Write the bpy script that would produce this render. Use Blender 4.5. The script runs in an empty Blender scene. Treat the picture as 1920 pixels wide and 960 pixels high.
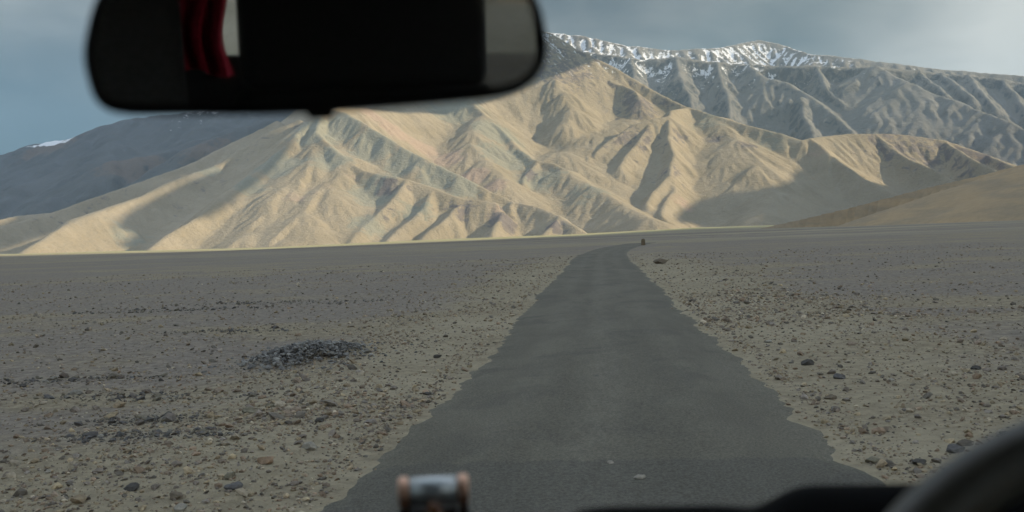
import bpy, bmesh, math, random
import numpy as np
from mathutils import Vector, Matrix

R = math.radians
random.seed(7)
scene = bpy.context.scene
C = scene.collection

# ------------------------------------------------------------------ camera
F = 1844.0                    # focal length in photo pixels (1920 wide)
CAM = Vector((0.0, 0.0, 1.8))
YAW, PITCH, ROLL = R(5.1), R(1.33), R(2.2)
cam_d = bpy.data.cameras.new('camera')
cam_d.sensor_width = 36.0
cam_d.lens = 36.0 * F / 1920.0
cam_d.clip_start = 0.02
cam_d.clip_end = 60000
cam_d.dof.use_dof = True
cam_d.dof.focus_distance = 60.0
cam_d.dof.aperture_fstop = 5.0
cam_d.dof.aperture_blades = 0
cam = bpy.data.objects.new('camera', cam_d)
C.objects.link(cam)
RM = Matrix.Rotation(YAW, 3, 'Z') @ Matrix.Rotation(R(90) - PITCH, 3, 'X') @ Matrix.Rotation(-ROLL, 3, 'Z')
cam.matrix_world = Matrix.Translation(CAM) @ RM.to_4x4()
scene.camera = cam

# ------------------------------------------------------------------ light
SUN_AZ, SUN_EL = R(92.0), R(21.0)      # azimuth clockwise from +Y (road direction)
sun_dir = Vector((math.sin(SUN_AZ) * math.cos(SUN_EL), math.cos(SUN_AZ) * math.cos(SUN_EL), math.sin(SUN_EL)))
sun_d = bpy.data.lights.new('sun', 'SUN')
sun_d.energy = 4.5
sun_d.angle = R(0.4)
sun_d.color = (1.0, 0.82, 0.56)
sun = bpy.data.objects.new('sun', sun_d)
sun.rotation_euler = sun_dir.to_track_quat('Z', 'Y').to_euler()
C.objects.link(sun)

scene.view_settings.view_transform = 'Standard'
scene.view_settings.look = 'None'
scene.view_settings.exposure = 0.60
scene.view_settings.gamma = 1.0
scene.cycles.use_denoising = True
scene.cycles.max_bounces = 6
scene.cycles.diffuse_bounces = 3
scene.cycles.glossy_bounces = 3
scene.cycles.transparent_max_bounces = 12
scene.cycles.transmission_bounces = 4
scene.cycles.volume_bounces = 0
scene.cycles.caustics_reflective = False
scene.cycles.caustics_refractive = False
scene.cycles.sample_clamp_indirect = 4


class NT:
    """small helper to write node trees"""
    def __init__(self, tree):
        self.t = tree
        tree.nodes.clear()

    def n(self, typ, **kw):
        nd = self.t.nodes.new(typ)
        for k, v in kw.items():
            if k.startswith('i_'):
                k = k[2:]
                k = int(k) if k.isdigit() else k.replace('_', ' ')
                self.put(nd.inputs[k], v)
            else:
                setattr(nd, k, v)
        return nd

    def put(self, sock, v):
        if isinstance(v, bpy.types.NodeSocket):
            self.t.links.new(v, sock)
        elif isinstance(v, (tuple, list)) and len(v) == 3 and sock.type == 'RGBA':
            sock.default_value = (*v, 1)
        else:
            sock.default_value = v

    def math(self, op, a, b=0.0, c=0.0, clamp=False):
        nd = self.n('ShaderNodeMath', operation=op, use_clamp=clamp)
        self.put(nd.inputs[0], a); self.put(nd.inputs[1], b); self.put(nd.inputs[2], c)
        return nd.outputs[0]

    def mix(self, fac, a, b, blend='MIX'):
        nd = self.n('ShaderNodeMix', data_type='RGBA', blend_type=blend)
        self.put(nd.inputs[0], fac); self.put(nd.inputs[6], a); self.put(nd.inputs[7], b)
        return nd.outputs[2]

    def noise(self, vec, scale, detail=4, rough=0.55, dist=0.0, out=0):
        nd = self.n('ShaderNodeTexNoise')
        if vec is not None:
            self.put(nd.inputs['Vector'], vec)
        nd.inputs['Scale'].default_value = scale
        nd.inputs['Detail'].default_value = detail
        nd.inputs['Roughness'].default_value = rough
        nd.inputs['Distortion'].default_value = dist
        return nd.outputs[out]

    def ramp(self, v, lo, hi, a=0.0, b=1.0, smooth=True):
        nd = self.n('ShaderNodeMapRange', interpolation_type='SMOOTHSTEP' if smooth else 'LINEAR')
        self.put(nd.inputs[0], v)
        for i, q in zip((1, 2, 3, 4), (lo, hi, a, b)):
            self.put(nd.inputs[i], q)
        return nd.outputs[0]

    def scalevec(self, vec, s):
        nd = self.n('ShaderNodeVectorMath', operation='MULTIPLY')
        self.put(nd.inputs[0], vec); nd.inputs[1].default_value = s
        return nd.outputs[0]


# ------------------------------------------------------------------ sky
world = bpy.data.worlds.new('World')
scene.world = world
world.use_nodes = True
nt = NT(world.node_tree)
tc = nt.n('ShaderNodeTexCoord').outputs['Generated']
sky = nt.n('ShaderNodeTexSky', sky_type='NISHITA', sun_disc=False)
sky.sun_elevation = SUN_EL
sky.sun_rotation = SUN_AZ
sky.air_density = 1.2
sky.dust_density = 1.0
sep = nt.n('ShaderNodeSeparateXYZ'); nt.put(sep.inputs[0], tc)
X, Y, Z = sep.outputs
# cloud sheet coordinates: direction projected on a plane, softened at the horizon
zz = nt.math('ADD', nt.math('MAXIMUM', Z, 0.0), 0.22)
comb = nt.n('ShaderNodeCombineXYZ')
nt.put(comb.inputs[0], nt.math('DIVIDE', X, zz)); nt.put(comb.inputs[1], nt.math('DIVIDE', Y, zz))
n1 = nt.noise(comb.outputs[0], 0.9, 3, 0.45, 0.3)
n2 = nt.noise(comb.outputs[0], 2.6, 5, 0.5, 0.4)
nn = nt.math('ADD', nt.math('MULTIPLY', n1, 0.65), nt.math('MULTIPLY', n2, 0.35))
side = nt.ramp(X, 0.14, 0.42)                                          # brighter towards the sun's side
left = nt.math('MULTIPLY', nt.ramp(X, -0.34, -0.60), nt.ramp(Z, 0.10, 0.27))
high = nt.ramp(Z, 0.25, 0.7)
br = nt.math('ADD', nt.math('MULTIPLY', side, 1.25), nt.math('MULTIPLY', left, 0.55))
br = nt.math('ADD', br, nt.math('MULTIPLY', nt.math('SUBTRACT', nn, 0.5), 3.3))
br = nt.math('MULTIPLY', nt.ramp(br, -0.25, 1.15, smooth=False), 1.0)
cloud = nt.mix(br, (1.25, 1.75, 2.10), (6.0, 6.2, 6.1))
cloud = nt.mix(high, cloud, (7.6, 8.5, 9.9))
gap = nt.math('MULTIPLY', nt.ramp(X, -0.28, -0.50), nt.ramp(Z, 0.26, 0.10))   # clear blue strip low on the left
gap = nt.math('MULTIPLY', gap, 0.9)
col = nt.mix(gap, cloud, nt.mix(0.12, (0.55, 1.35, 2.05), sky.outputs[0]))
bg = nt.n('ShaderNodeBackground', i_Strength=0.085); nt.put(bg.inputs[0], col)
out = nt.n('ShaderNodeOutputWorld'); nt.put(out.inputs[0], bg.outputs[0])


# ------------------------------------------------------------------ helpers
def pixdir(px, py):
    return RM @ Vector(((px - 960.0) / F, -(py - 480.0) / F, -1.0))


def at_dist(px, py, dist):
    """point on the line of sight at a horizontal distance (metres)"""
    d = pixdir(px, py)
    return CAM + d * (dist / math.hypot(d.x, d.y))


def at_z(px, py, z):
    d = pixdir(px, py)
    return CAM + d * ((z - CAM.z) / d.z)


def tag(o, label=None, cat=None, group=None, kind=None):
    if label: o['label'] = label
    if cat: o['category'] = cat
    if group: o['group'] = group
    if kind: o['kind'] = kind
    return o


def material(name, rough=0.9, spec=0.3):
    m = bpy.data.materials.new(name)
    m.use_nodes = True
    t = NT(m.node_tree)
    b = t.n('ShaderNodeBsdfPrincipled', i_Roughness=rough)
    b.inputs['Specular IOR Level'].default_value = spec
    o = t.n('ShaderNodeOutputMaterial'); t.put(o.inputs[0], b.outputs[0])
    return m, t, b


def np_mesh(name, verts, faces, mat, parent=None, smooth=True, attrs=None):
    verts = np.asarray(verts, np.float32); faces = np.asarray(faces, np.int32)
    me = bpy.data.meshes.new(name)
    k = faces.shape[1]
    me.vertices.add(len(verts)); me.vertices.foreach_set('co', verts.ravel())
    me.loops.add(faces.size); me.loops.foreach_set('vertex_index', faces.ravel())
    me.polygons.add(len(faces))
    me.polygons.foreach_set('loop_start', np.arange(0, faces.size, k, dtype=np.int32))
    me.polygons.foreach_set('use_smooth', np.full(len(faces), smooth))
    for an, dat in (attrs or {}).items():
        a = me.attributes.new(an, 'FLOAT_COLOR', 'POINT')
        buf = np.ones((len(verts), 4), np.float32); buf[:, :dat.shape[1]] = dat
        a.data.foreach_set('color', buf.ravel())
    me.update(); me.validate()
    me.materials.append(mat)
    o = bpy.data.objects.new(name, me)
    C.objects.link(o)
    o.parent = parent
    return o


def _hash(ix, iy, seed):
    h = (ix.astype(np.int64) * 374761393 + iy.astype(np.int64) * 668265263 + seed * 1442695041) & 0xFFFFFFFF
    h = ((h ^ (h >> 13)) * 1274126177) & 0xFFFFFFFF
    return ((h ^ (h >> 16)) & 0xFFFF).astype(np.float64) / 65535.0


def vnoise(x, y, seed=0):
    """gradient noise about -1..1"""
    xi, yi = np.floor(x), np.floor(y)
    fx, fy = x - xi, y - yi
    u, v = fx * fx * fx * (fx * (fx * 6 - 15) + 10), fy * fy * fy * (fy * (fy * 6 - 15) + 10)
    def g(a, b):
        an = _hash(xi + a, yi + b, seed) * 2 * np.pi
        return np.cos(an) * (fx - a) + np.sin(an) * (fy - b)
    return 1.5 * ((g(0, 0) * (1 - u) + g(1, 0) * u) * (1 - v) + (g(0, 1) * (1 - u) + g(1, 1) * u) * v)


def fbm(x, y, octv=4, seed=0, gain=0.5, ridged=False):
    s, a, t = 0, 1.0, 0
    for i in range(octv):
        n = vnoise(x * 2 ** i + 17.3 * i, y * 2 ** i - 9.1 * i, seed + i)
        s = s + a * ((1 - 2 * np.abs(n)) if ridged else n)
        t += a; a *= gain
    return s / t


def sstep(a, b, x):
    t = np.clip((x - a) / (b - a), 0, 1)
    return t * t * (3 - 2 * t)


# ------------------------------------------------------------------ ground height
# where the plain meets the feet of the mountains, in the photograph
_foot = [(-900, 500), (-300, 487), (0, 477), (300, 469.5), (500, 464), (800, 450), (1100, 438.5), (1300, 427.5), (1500, 421.5),
         (1700, 414), (1920, 406), (2300, 392), (2900, 370)]
_fa, _fz = [], []
for px, py in _foot:
    p = at_dist(px, py, 2700.0)
    _fa.append(math.atan2(p.x, p.y)); _fz.append(p.z)


def plain_z(x, y):
    d = np.hypot(x, y)
    az = np.arctan2(x, y)
    zf = np.interp(az, _fa, _fz)
    zf = zf * np.exp(-np.clip(np.abs(az) - 1.0, 0, 9) ** 2 * 6)
    z = zf * sstep(150, 2500, d)
    z = z - 2.2 * sstep(250, 800, d) * (1 - sstep(1200, 2500, d))
    return z


# road centre line (metres): straight ahead, a gentle bend to the right far away
def road_x(y):
    y = np.asarray(y, float)
    return 0.02 + np.clip(y - 60, 0, None) ** 2.0 * 0.0014


def road_half(y, side):
    y = np.asarray(y, float)
    w = 1.93 + (0.30 if side < 0 else 0.05) * np.exp(-((y - 6.0) / 2.2) ** 2) + 0.15 * vnoise(y * 0.55, y * 0 + side * 7.7, 3) + 0.11 * vnoise(y * 1.9, y * 0 + side * 3.1, 4) \
        + 0.18 * vnoise(y * 0.12, y * 0 + side * 5.1, 5) + 0.05 * vnoise(y * 4.7, y * 0 + side * 2.2, 6) + 0.03 * vnoise(y * 9.7, y * 0 + side, 7)
    return w


def ground_z(x, y):
    z = plain_z(x, y)
    d = np.hypot(x, y)
    dr = np.abs(x - road_x(y))
    off = sstep(2.0, 5.0, dr)
    near = 1 - sstep(120, 500, d)
    z = z + off * near * (0.10 * fbm(x / 9.0, y / 9.0, 3, 21) + 0.028 * fbm(x / 1.1, y / 1.1, 3, 22))
    # low shoulder berms beside the asphalt
    for s, c0, h in ((1, 4.6, 0.10), (-1, 3.6, 0.07)):
        q = (x - road_x(y)) * s
        z = z + near * h * np.exp(-((q - c0) / 1.1) ** 2) * (0.6 + 0.6 * vnoise(x / 3.0, y / 3.5, 40))
    z = z - 0.02 * off
    z = z + sstep(300, 900, d) * 1.6 * fbm(x / 400.0, y / 400.0, 3, 24) * (1 - sstep(1300, 2300, d))
    z = np.where(dr < 2.6, plain_z(x, y) - 0.018 - 0.03 * (1 - sstep(1.2, 1.6, dr)) + 0.016 * sstep(1.6, 2.6, dr), z)
    return z


# ------------------------------------------------------------------ mountains: ridges in km, seen through pixel bearings
def ridge(*pts, s=0.62, s2=None, jit=10, soft=None):
    P = [at_dist(px, py, d * 1000.0) for px, py, d in pts]
    return dict(p=[(p.x, p.y, p.z) for p in P], s=s, s2=s2 or s, jit=jit, soft=soft)


FRONT = [
    # high mass behind the mirror and its long ridge to the right
    ridge((740, 60, 5.3), (800, 45, 5.2), (900, 42, 5.2), (1000, 52, 5.2), (1035, 62, 5.2), (1062, 84, 5.15), (1100, 100, 5.1),
          (1160, 132, 5.0), (1220, 165, 4.85), (1283, 196, 4.65), (1330, 212, 4.5), (1400, 233, 4.35), (1470, 250, 4.25),
          (1505, 262, 4.2), (1530, 257, 4.25), (1590, 250, 4.35), (1680, 250, 4.45), (1770, 262, 4.5), (1850, 288, 4.5),
          (1920, 312, 4.5), (2050, 330, 4.5), (2250, 345, 4.6), s=1.00, s2=0.78),
    # connection down to the left peak
    ridge((800, 45, 5.2), (765, 90, 4.8), (720, 140, 4.35), (665, 185, 3.95), (618, 203, 3.7), s=0.78, s2=1.05),
    # ridge from left peak to the lower right
    ridge((618, 203, 3.7), (645, 208, 3.65), (685, 233, 3.52), (725, 258, 3.42), (790, 292, 3.28), (860, 325, 3.17),
          (910, 352, 3.1), (960, 374, 3.04), (1010, 386, 2.98), (1050, 403, 2.9), (1085, 424, 2.82), (1110, 440, 2.78), s=0.78, s2=0.75),
    # parallel front crest with spurs
    ridge((600, 216, 3.62), (592, 243, 3.5), (635, 285, 3.32), (690, 318, 3.2), (745, 330, 3.12), (800, 346, 3.07),
          (860, 371, 3.0), (930, 378, 2.97), s=0.88),
    ridge((600, 250, 3.5), (585, 300, 3.3), (550, 345, 3.13), (505, 395, 2.97), (465, 440, 2.82), s=0.66, s2=0.55, soft=45),
    ridge((650, 292, 3.3), (615, 350, 3.1), (570, 400, 2.92), (540, 452, 2.76), s=0.6, s2=0.5, soft=50),
    ridge((762, 333, 3.1), (735, 372, 2.99), (690, 415, 2.86), (655, 452, 2.75), s=0.90),
    ridge((810, 349, 3.06), (790, 388, 2.95), (745, 428, 2.82), (725, 450, 2.76), s=0.94),
    ridge((868, 373, 3.0), (838, 402, 2.9), (800, 432, 2.81), (785, 448, 2.76), s=1.05),
    ridge((960, 377, 3.02), (940, 402, 2.9), (925, 425, 2.82), (915, 444, 2.76), s=1.00),
    ridge((1050, 403, 2.9), (1040, 420, 2.83), (1020, 440, 2.77), s=1.05),
    # left shoulder of the left peak, its sunny side facing right
    ridge((618, 203, 3.7), (572, 228, 3.6), (545, 262, 3.48), (505, 297, 3.35), (470, 325, 3.24), (430, 356, 3.12),
          (385, 392, 3.0), (340, 425, 2.88), (285, 467, 2.74), s=0.75, s2=0.72),
    # next ridges to the left
    ridge((560, 222, 3.8), (500, 248, 3.75), (450, 278, 3.7), (405, 308, 3.62), (340, 334, 3.5), (270, 364, 3.36),
          (200, 388, 3.22), (135, 411, 3.1), (85, 440, 2.95), (30, 473, 2.8), s=0.72),
    ridge((520, 225, 4.2), (440, 262, 4.2), (360, 305, 4.1), (250, 345, 3.9), (170, 372, 3.75), (90, 400, 3.6), (0, 424, 3.4),
          (-120, 455, 3.1), s=0.72),
    ridge((90, 398, 4.2), (30, 404, 4.0), (-60, 425, 3.8), s=0.72),
    # second ridge falling right from the hidden mass
    ridge((800, 78, 4.95), (840, 130, 4.65), (875, 178, 4.4), (920, 228, 4.15), (968, 270, 3.95), (1005, 298, 3.8),
          (1032, 304, 3.75), (1060, 318, 3.65), s=0.75),
    ridge((900, 218, 4.2), (882, 245, 4.0), (878, 270, 3.85), (905, 300, 3.7), (940, 335, 3.5), s=0.66, soft=45),
    ridge((1010, 300, 3.78), (990, 322, 3.66), (975, 345, 3.52), s=1.00),
    ridge((1060, 318, 3.65), (1110, 348, 3.5), (1170, 383, 3.3), (1215, 408, 3.1), s=0.60, soft=40),
    ridge((1165, 226, 4.5), (1110, 256, 4.25), (1050, 286, 4.0), (1015, 306, 3.85), s=0.52, soft=110),
    # bulge under the snow ridge
    ridge((1000, 60, 5.2), (1010, 110, 4.95), (1040, 150, 4.75), (1062, 175, 4.62), (1075, 205, 4.45), (1060, 232, 4.3), s=0.94, soft=55),
    ridge((1100, 100, 5.1), (1120, 140, 4.95), (1165, 158, 4.85), (1185, 168, 4.75), (1192, 182, 4.65), s=0.88),
    # right peak and its spur towards us
    ridge((1290, 200, 4.62), (1262, 206, 4.45), (1252, 217, 4.3), (1252, 255, 4.08), (1262, 290, 3.9), (1256, 325, 3.7),
          (1262, 350, 3.58), (1248, 385, 3.35), (1240, 405, 3.22), s=0.83, s2=0.78),
    ridge((1252, 217, 4.3), (1222, 222, 4.25), (1185, 232, 4.2), (1140, 262, 4.08), (1110, 290, 3.95), (1085, 300, 3.85), s=0.78),
    ridge((1222, 222, 4.25), (1195, 262, 4.05), (1160, 310, 3.8), s=0.88),
    ridge((1256, 325, 3.7), (1225, 355, 3.5), (1215, 380, 3.35), s=0.88),
    ridge((1345, 218, 4.47), (1385, 262, 4.2), (1420, 310, 3.9), (1450, 360, 3.6), (1440, 400, 3.3), s=0.62, s2=0.5, soft=70),
    ridge((1520, 258, 4.22), (1560, 290, 4.05), (1620, 332, 3.85), (1680, 365, 3.6), (1700, 395, 3.4), s=0.72),
    ridge((1640, 250, 4.4), (1690, 285, 4.25), (1750, 320, 4.05), (1800, 345, 3.9), s=0.75),
    ridge((1770, 262, 4.5), (1800, 282, 4.35), (1850, 310, 4.15), (1890, 330, 4.05), s=0.94),
    ridge((1850, 288, 4.5), (1890, 305, 4.35), (1940, 325, 4.2), s=0.94),
]

BACK = [
    ridge((700, 40, 8.6), (900, 42, 8.4), (1020, 58, 8.2), (1100, 68, 8.1), (1180, 84, 8.0), (1260, 93, 8.0), (1340, 90, 8.1), (1420, 74, 8.4),
          (1470, 84, 8.3), (1520, 100, 8.0), (1600, 108, 7.9), (1700, 121, 7.9), (1800, 131, 8.0), (1920, 141, 8.0), (2100, 156, 8.0),
          (2400, 180, 8.0), s=0.70, jit=14),
    # front brow of the plateau
    ridge((1090, 92, 7.75), (1150, 100, 7.7), (1200, 108, 7.6), (1270, 104, 7.6), (1330, 112, 7.6), (1400, 118, 7.6), (1480, 120, 7.55), (1530, 120, 7.55),
          (1600, 122, 7.5), (1650, 124, 7.45), (1740, 130, 7.6), (1850, 142, 7.6), (1920, 150, 7.6), (2050, 165, 7.6), s=2.4, jit=14),
    ridge((1100, 95, 7.75), (1112, 125, 7.55), (1135, 160, 7.3), (1150, 200, 7.0), s=0.96),
    ridge((1185, 107, 7.6), (1190, 140, 7.4), (1215, 170, 7.2), (1235, 210, 6.9), s=1.02),
    ridge((1265, 104, 7.6), (1272, 135, 7.4), (1290, 170, 7.15), (1300, 215, 6.8), s=1.02),
    ridge((1345, 113, 7.6), (1352, 140, 7.4), (1362, 175, 7.15), (1372, 225, 6.7), s=0.96),
    ridge((1400, 118, 7.6), (1440, 145, 7.35), (1480, 155, 7.25), (1525, 185, 7.0), (1560, 212, 6.75), (1594, 242, 6.45), s=0.82, s2=0.74),
    ridge((1500, 180, 7.0), (1508, 215, 6.7), (1530, 260, 6.3), s=0.96),
    ridge((1530, 120, 7.55), (1545, 150, 7.35), (1570, 180, 7.1), (1590, 210, 6.9), s=1.02),
    ridge((1645, 122, 7.45), (1700, 150, 7.2), (1745, 172, 7.0), (1785, 185, 6.85), (1840, 205, 6.6), (1900, 228, 6.3), (1960, 260, 6.0), (2050, 300, 5.7), s=0.84, s2=0.5),
    ridge((1785, 185, 6.85), (1795, 215, 6.6), (1790, 260, 6.3), s=0.84),
    ridge((1720, 128, 7.6), (1745, 150, 7.4), (1775, 172, 7.15), s=1.02),
    ridge((1770, 134, 7.6), (1800, 158, 7.35), (1825, 180, 7.1), s=1.02),
    ridge((1815, 138, 7.6), (1840, 165, 7.3), (1868, 198, 7.0), s=1.02),
    ridge((1880, 145, 7.6), (1905, 175, 7.35), (1935, 215, 7.0), s=0.96),
    ridge((1990, 158, 7.6), (2010, 190, 7.3), (2040, 240, 7.0), s=0.96),
]

LEFT = [
    ridge((-700, 330, 7.4), (-300, 310, 7.4), (-80, 292, 7.3), (0, 288, 7.2), (55, 270, 7.1), (90, 264, 7.0), (150, 257, 6.9), (190, 236, 6.8), (235, 222, 6.7),
          (300, 214, 6.6), (420, 200, 6.5), (560, 180, 6.4), (760, 140, 6.3), s=0.5, jit=16),
    ridge((150, 257, 6.9), (110, 300, 6.3), (60, 340, 5.7), (0, 380, 5.2), s=0.45),
    ridge((235, 222, 6.7), (210, 265, 6.1), (200, 300, 5.6), (150, 340, 5.2), (90, 375, 4.8), s=0.5),
    ridge((420, 200, 6.5), (380, 250, 5.8), (300, 285, 5.4), (220, 298, 5.2), s=0.5),
    ridge((560, 180, 6.4), (520, 215, 5.6), (450, 235, 5.3), (380, 265, 5.0), (330, 300, 4.8), s=0.5),
]


def dist_field(xs, ys, ridges, seed, warp=30.0, flute=16.0, lam=70.0, soft=10.0, noise=(16, 260)):
    X, Y = np.meshgrid(xs, ys)
    wx = X + warp * fbm(X / 330.0, Y / 330.0, 3, seed)
    wy = Y + warp * fbm(X / 330.0, Y / 330.0, 3, seed + 50)
    H = np.full(X.shape, -3000.0); U = np.zeros(X.shape); D = np.full(X.shape, 1.0)
    for k, r in enumerate(ridges):
        pts = r['p']; u0 = k * 977.0
        for j in range(len(pts) - 1):
            a = np.array(pts[j]); b = np.array(pts[j + 1])
            L2 = (b[0] - a[0]) ** 2 + (b[1] - a[1]) ** 2; L = math.sqrt(L2)
            zm = max(a[2], b[2]) + 40
            rad = zm / min(r['s'], r['s2']) + 80
            x0, x1 = min(a[0], b[0]) - rad, max(a[0], b[0]) + rad
            y0, y1 = min(a[1], b[1]) - rad, max(a[1], b[1]) + rad
            i0, i1 = np.searchsorted(xs, [x0, x1]); j0, j1 = np.searchsorted(ys, [y0, y1])
            if i1 <= i0 or j1 <= j0: continue
            sx = wx[j0:j1, i0:i1]; sy = wy[j0:j1, i0:i1]
            t = np.clip(((sx - a[0]) * (b[0] - a[0]) + (sy - a[1]) * (b[1] - a[1])) / L2, 0, 1)
            cx, cy = a[0] + t * (b[0] - a[0]), a[1] + t * (b[1] - a[1])
            dx, dy = sx - cx, sy - cy
            d = np.sqrt(dx * dx + dy * dy)
            cr = (b[0] - a[0]) * dy - (b[1] - a[1]) * dx
            s = np.where(cr > 0, r['s'], r['s2'])
            sf = r['soft'] or soft
            h = a[2] + t * (b[2] - a[2]) - s * (np.sqrt(d * d + sf * sf) - sf)
            ang = np.arctan2(dx, dy)
            u = u0 + t * L + ang * 90.0
            m = h > H[j0:j1, i0:i1]
            H[j0:j1, i0:i1][m] = h[m]; U[j0:j1, i0:i1][m] = u[m]; D[j0:j1, i0:i1][m] = d[m]
            u0 += L
    amp = 1 - np.exp(-D / 90.0)
    fl = fbm(U / lam, D / (lam * 6.0), 3, seed + 7, 0.5, ridged=True)
    mod = 0.45 + 0.9 * np.clip(0.5 + fbm(X / 500.0, Y / 500.0, 2, seed + 9), 0, 1)
    H = H + amp * mod * flute * (fl - 0.3)
    H = H + noise[0] * fbm(X / noise[1], Y / noise[1], 5, seed + 11, 0.5) * (0.25 + 0.75 * amp)
    return X, Y, H


def erode(H, cell, n, batches, steps=50, seed=1, ke=0.35, kd=0.25, K=1.6, inertia=0.15, maxcut=45.0, maxfill=10.0):
    rng = np.random.default_rng(seed)
    h = (H / cell).copy()
    ny, nx = h.shape
    hf = h.ravel()
    lo, hi_ = hf - maxcut / cell, hf + maxfill / cell
    hi = np.argwhere(h * cell > 25)
    for b in range(batches):
        sel = hi[rng.integers(0, len(hi), n)]
        px = np.clip(sel[:, 1] + rng.random(n), 1, nx - 3); py = np.clip(sel[:, 0] + rng.random(n), 1, ny - 3)
        dx = np.zeros(n); dy = np.zeros(n); vel = np.ones(n); wat = np.ones(n); sed = np.zeros(n)
        for s in range(steps):
            ix = px.astype(np.int64); iy = py.astype(np.int64)
            fx = px - ix; fy = py - iy
            i = iy * nx + ix
            h00 = hf[i]; h10 = hf[i + 1]; h01 = hf[i + nx]; h11 = hf[i + nx + 1]
            gx = (h10 - h00) * (1 - fy) + (h11 - h01) * fy
            gy = (h01 - h00) * (1 - fx) + (h11 - h10) * fx
            h0 = (h00 * (1 - fx) + h10 * fx) * (1 - fy) + (h01 * (1 - fx) + h11 * fx) * fy
            dx = dx * inertia - gx * (1 - inertia); dy = dy * inertia - gy * (1 - inertia)
            l = np.sqrt(dx * dx + dy * dy) + 1e-9
            dx /= l; dy /= l
            qx = np.clip(px + dx, 1, nx - 3); qy = np.clip(py + dy, 1, ny - 3)
            jx = qx.astype(np.int64); jy = qy.astype(np.int64); gx2 = qx - jx; gy2 = qy - jy
            j = jy * nx + jx
            h1 = (hf[j] * (1 - gx2) + hf[j + 1] * gx2) * (1 - gy2) + (hf[j + nx] * (1 - gx2) + hf[j + nx + 1] * gx2) * gy2
            dh = h1 - h0
            cap = np.maximum(-dh, 0.02) * vel * wat * K
            dep = np.where(dh > 0, np.minimum(sed, dh), np.where(sed > cap, (sed - cap) * kd, 0.0))
            ero = np.where((dh <= 0) & (sed <= cap), np.minimum((cap - sed) * ke, -dh * 0.6), 0.0)
            amt = dep - ero
            sed = sed - amt
            w = np.concatenate([amt * (1 - fx) * (1 - fy), amt * fx * (1 - fy), amt * (1 - fx) * fy, amt * fx * fy])
            dl = np.bincount(np.concatenate([i, i + 1, i + nx, i + nx + 1]), weights=w, minlength=nx * ny)
            hf += np.clip(dl, -0.12, 0.05)
            np.clip(hf, lo, hi_, out=hf)
            vel = np.sqrt(np.clip(vel * vel - dh * 0.6, 0.05, 9)); wat *= 0.975
            px, py = qx, qy
    h = hf.reshape(ny, nx)
    k = h.copy()
    k[1:-1, 1:-1] = 0.5 * h[1:-1, 1:-1] + 0.125 * (h[:-2, 1:-1] + h[2:, 1:-1] + h[1:-1, :-2] + h[1:-1, 2:])
    return k * cell


def heightfield_object(name, X, Y, H, mat, attrs=None, cut=-6.0, extra=None):
    base = plain_z(X, Y)
    keep = H > base + cut
    if extra is not None: keep &= extra
    k = keep[:-1, :-1] | keep[1:, :-1] | keep[:-1, 1:] | keep[1:, 1:]
    ny, nx = X.shape
    idx = np.arange(nx * ny).reshape(ny, nx)
    f = np.stack([idx[:-1, :-1][k], idx[:-1, 1:][k], idx[1:, 1:][k], idx[1:, :-1][k]], 1)
    used = np.zeros(nx * ny, bool); used[f.ravel()] = True
    remap = np.cumsum(used) - 1
    v = np.stack([X.ravel(), Y.ravel(), H.ravel()], 1)[used]
    at = {kk: vv.reshape(-1, vv.shape[-1])[used] for kk, vv in (attrs or {}).items()}
    return np_mesh(name, v, remap[f], mat, attrs=at)


def foot(X, Y, H, k=12.0):
    b = plain_z(X, Y)
    r = (H - b) / k
    sp = k * np.where(r > 20, r, np.log1p(np.exp(np.clip(r, -30, 20))))
    return b + sp - 0.7 * k * np.exp(-np.clip(r, 0, 9)) - 1.0


def make_hit(xs, ys, H):
    def hit(px, py, fallback=4.0):
        d = pixdir(px, py); d = d / math.hypot(d.x, d.y)
        r_ = np.arange(2000.0, 9000.0, 4.0)
        x, y, z = CAM.x + d.x * r_, CAM.y + d.y * r_, CAM.z + d.z * r_
        ix = np.clip(((x - xs[0]) / (xs[1] - xs[0])).astype(int), 0, len(xs) - 1)
        iy = np.clip(((y - ys[0]) / (ys[1] - ys[0])).astype(int), 0, len(ys) - 1)
        ok = (x > xs[0]) & (x < xs[-1]) & (y > ys[0]) & (y < ys[-1]) & (H[iy, ix] >= z)
        k = np.argmax(ok)
        if not ok[k]:
            return at_dist(px, py, fallback * 1000)
        return Vector((x[k], y[k], z[k]))
    return hit


def blobs_hit(X, Y, spec):
    o = np.zeros(X.shape)
    for px, py, rad, w in spec:
        p = hit_front(px, py)
        o = np.maximum(o, w * np.exp(-((X - p.x) ** 2 + (Y - p.y) ** 2) / (rad * rad)))
    return o


def blobs(X, Y, spec):
    """soft patches around world points; spec: (px, py, km, radius_m, weight)"""
    o = np.zeros(X.shape)
    for px, py, d, rad, w in spec:
        p = at_dist(px, py, d * 1000)
        o = np.maximum(o, w * np.exp(-((X - p.x) ** 2 + (Y - p.y) ** 2) / (rad * rad)))
    return o


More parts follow.
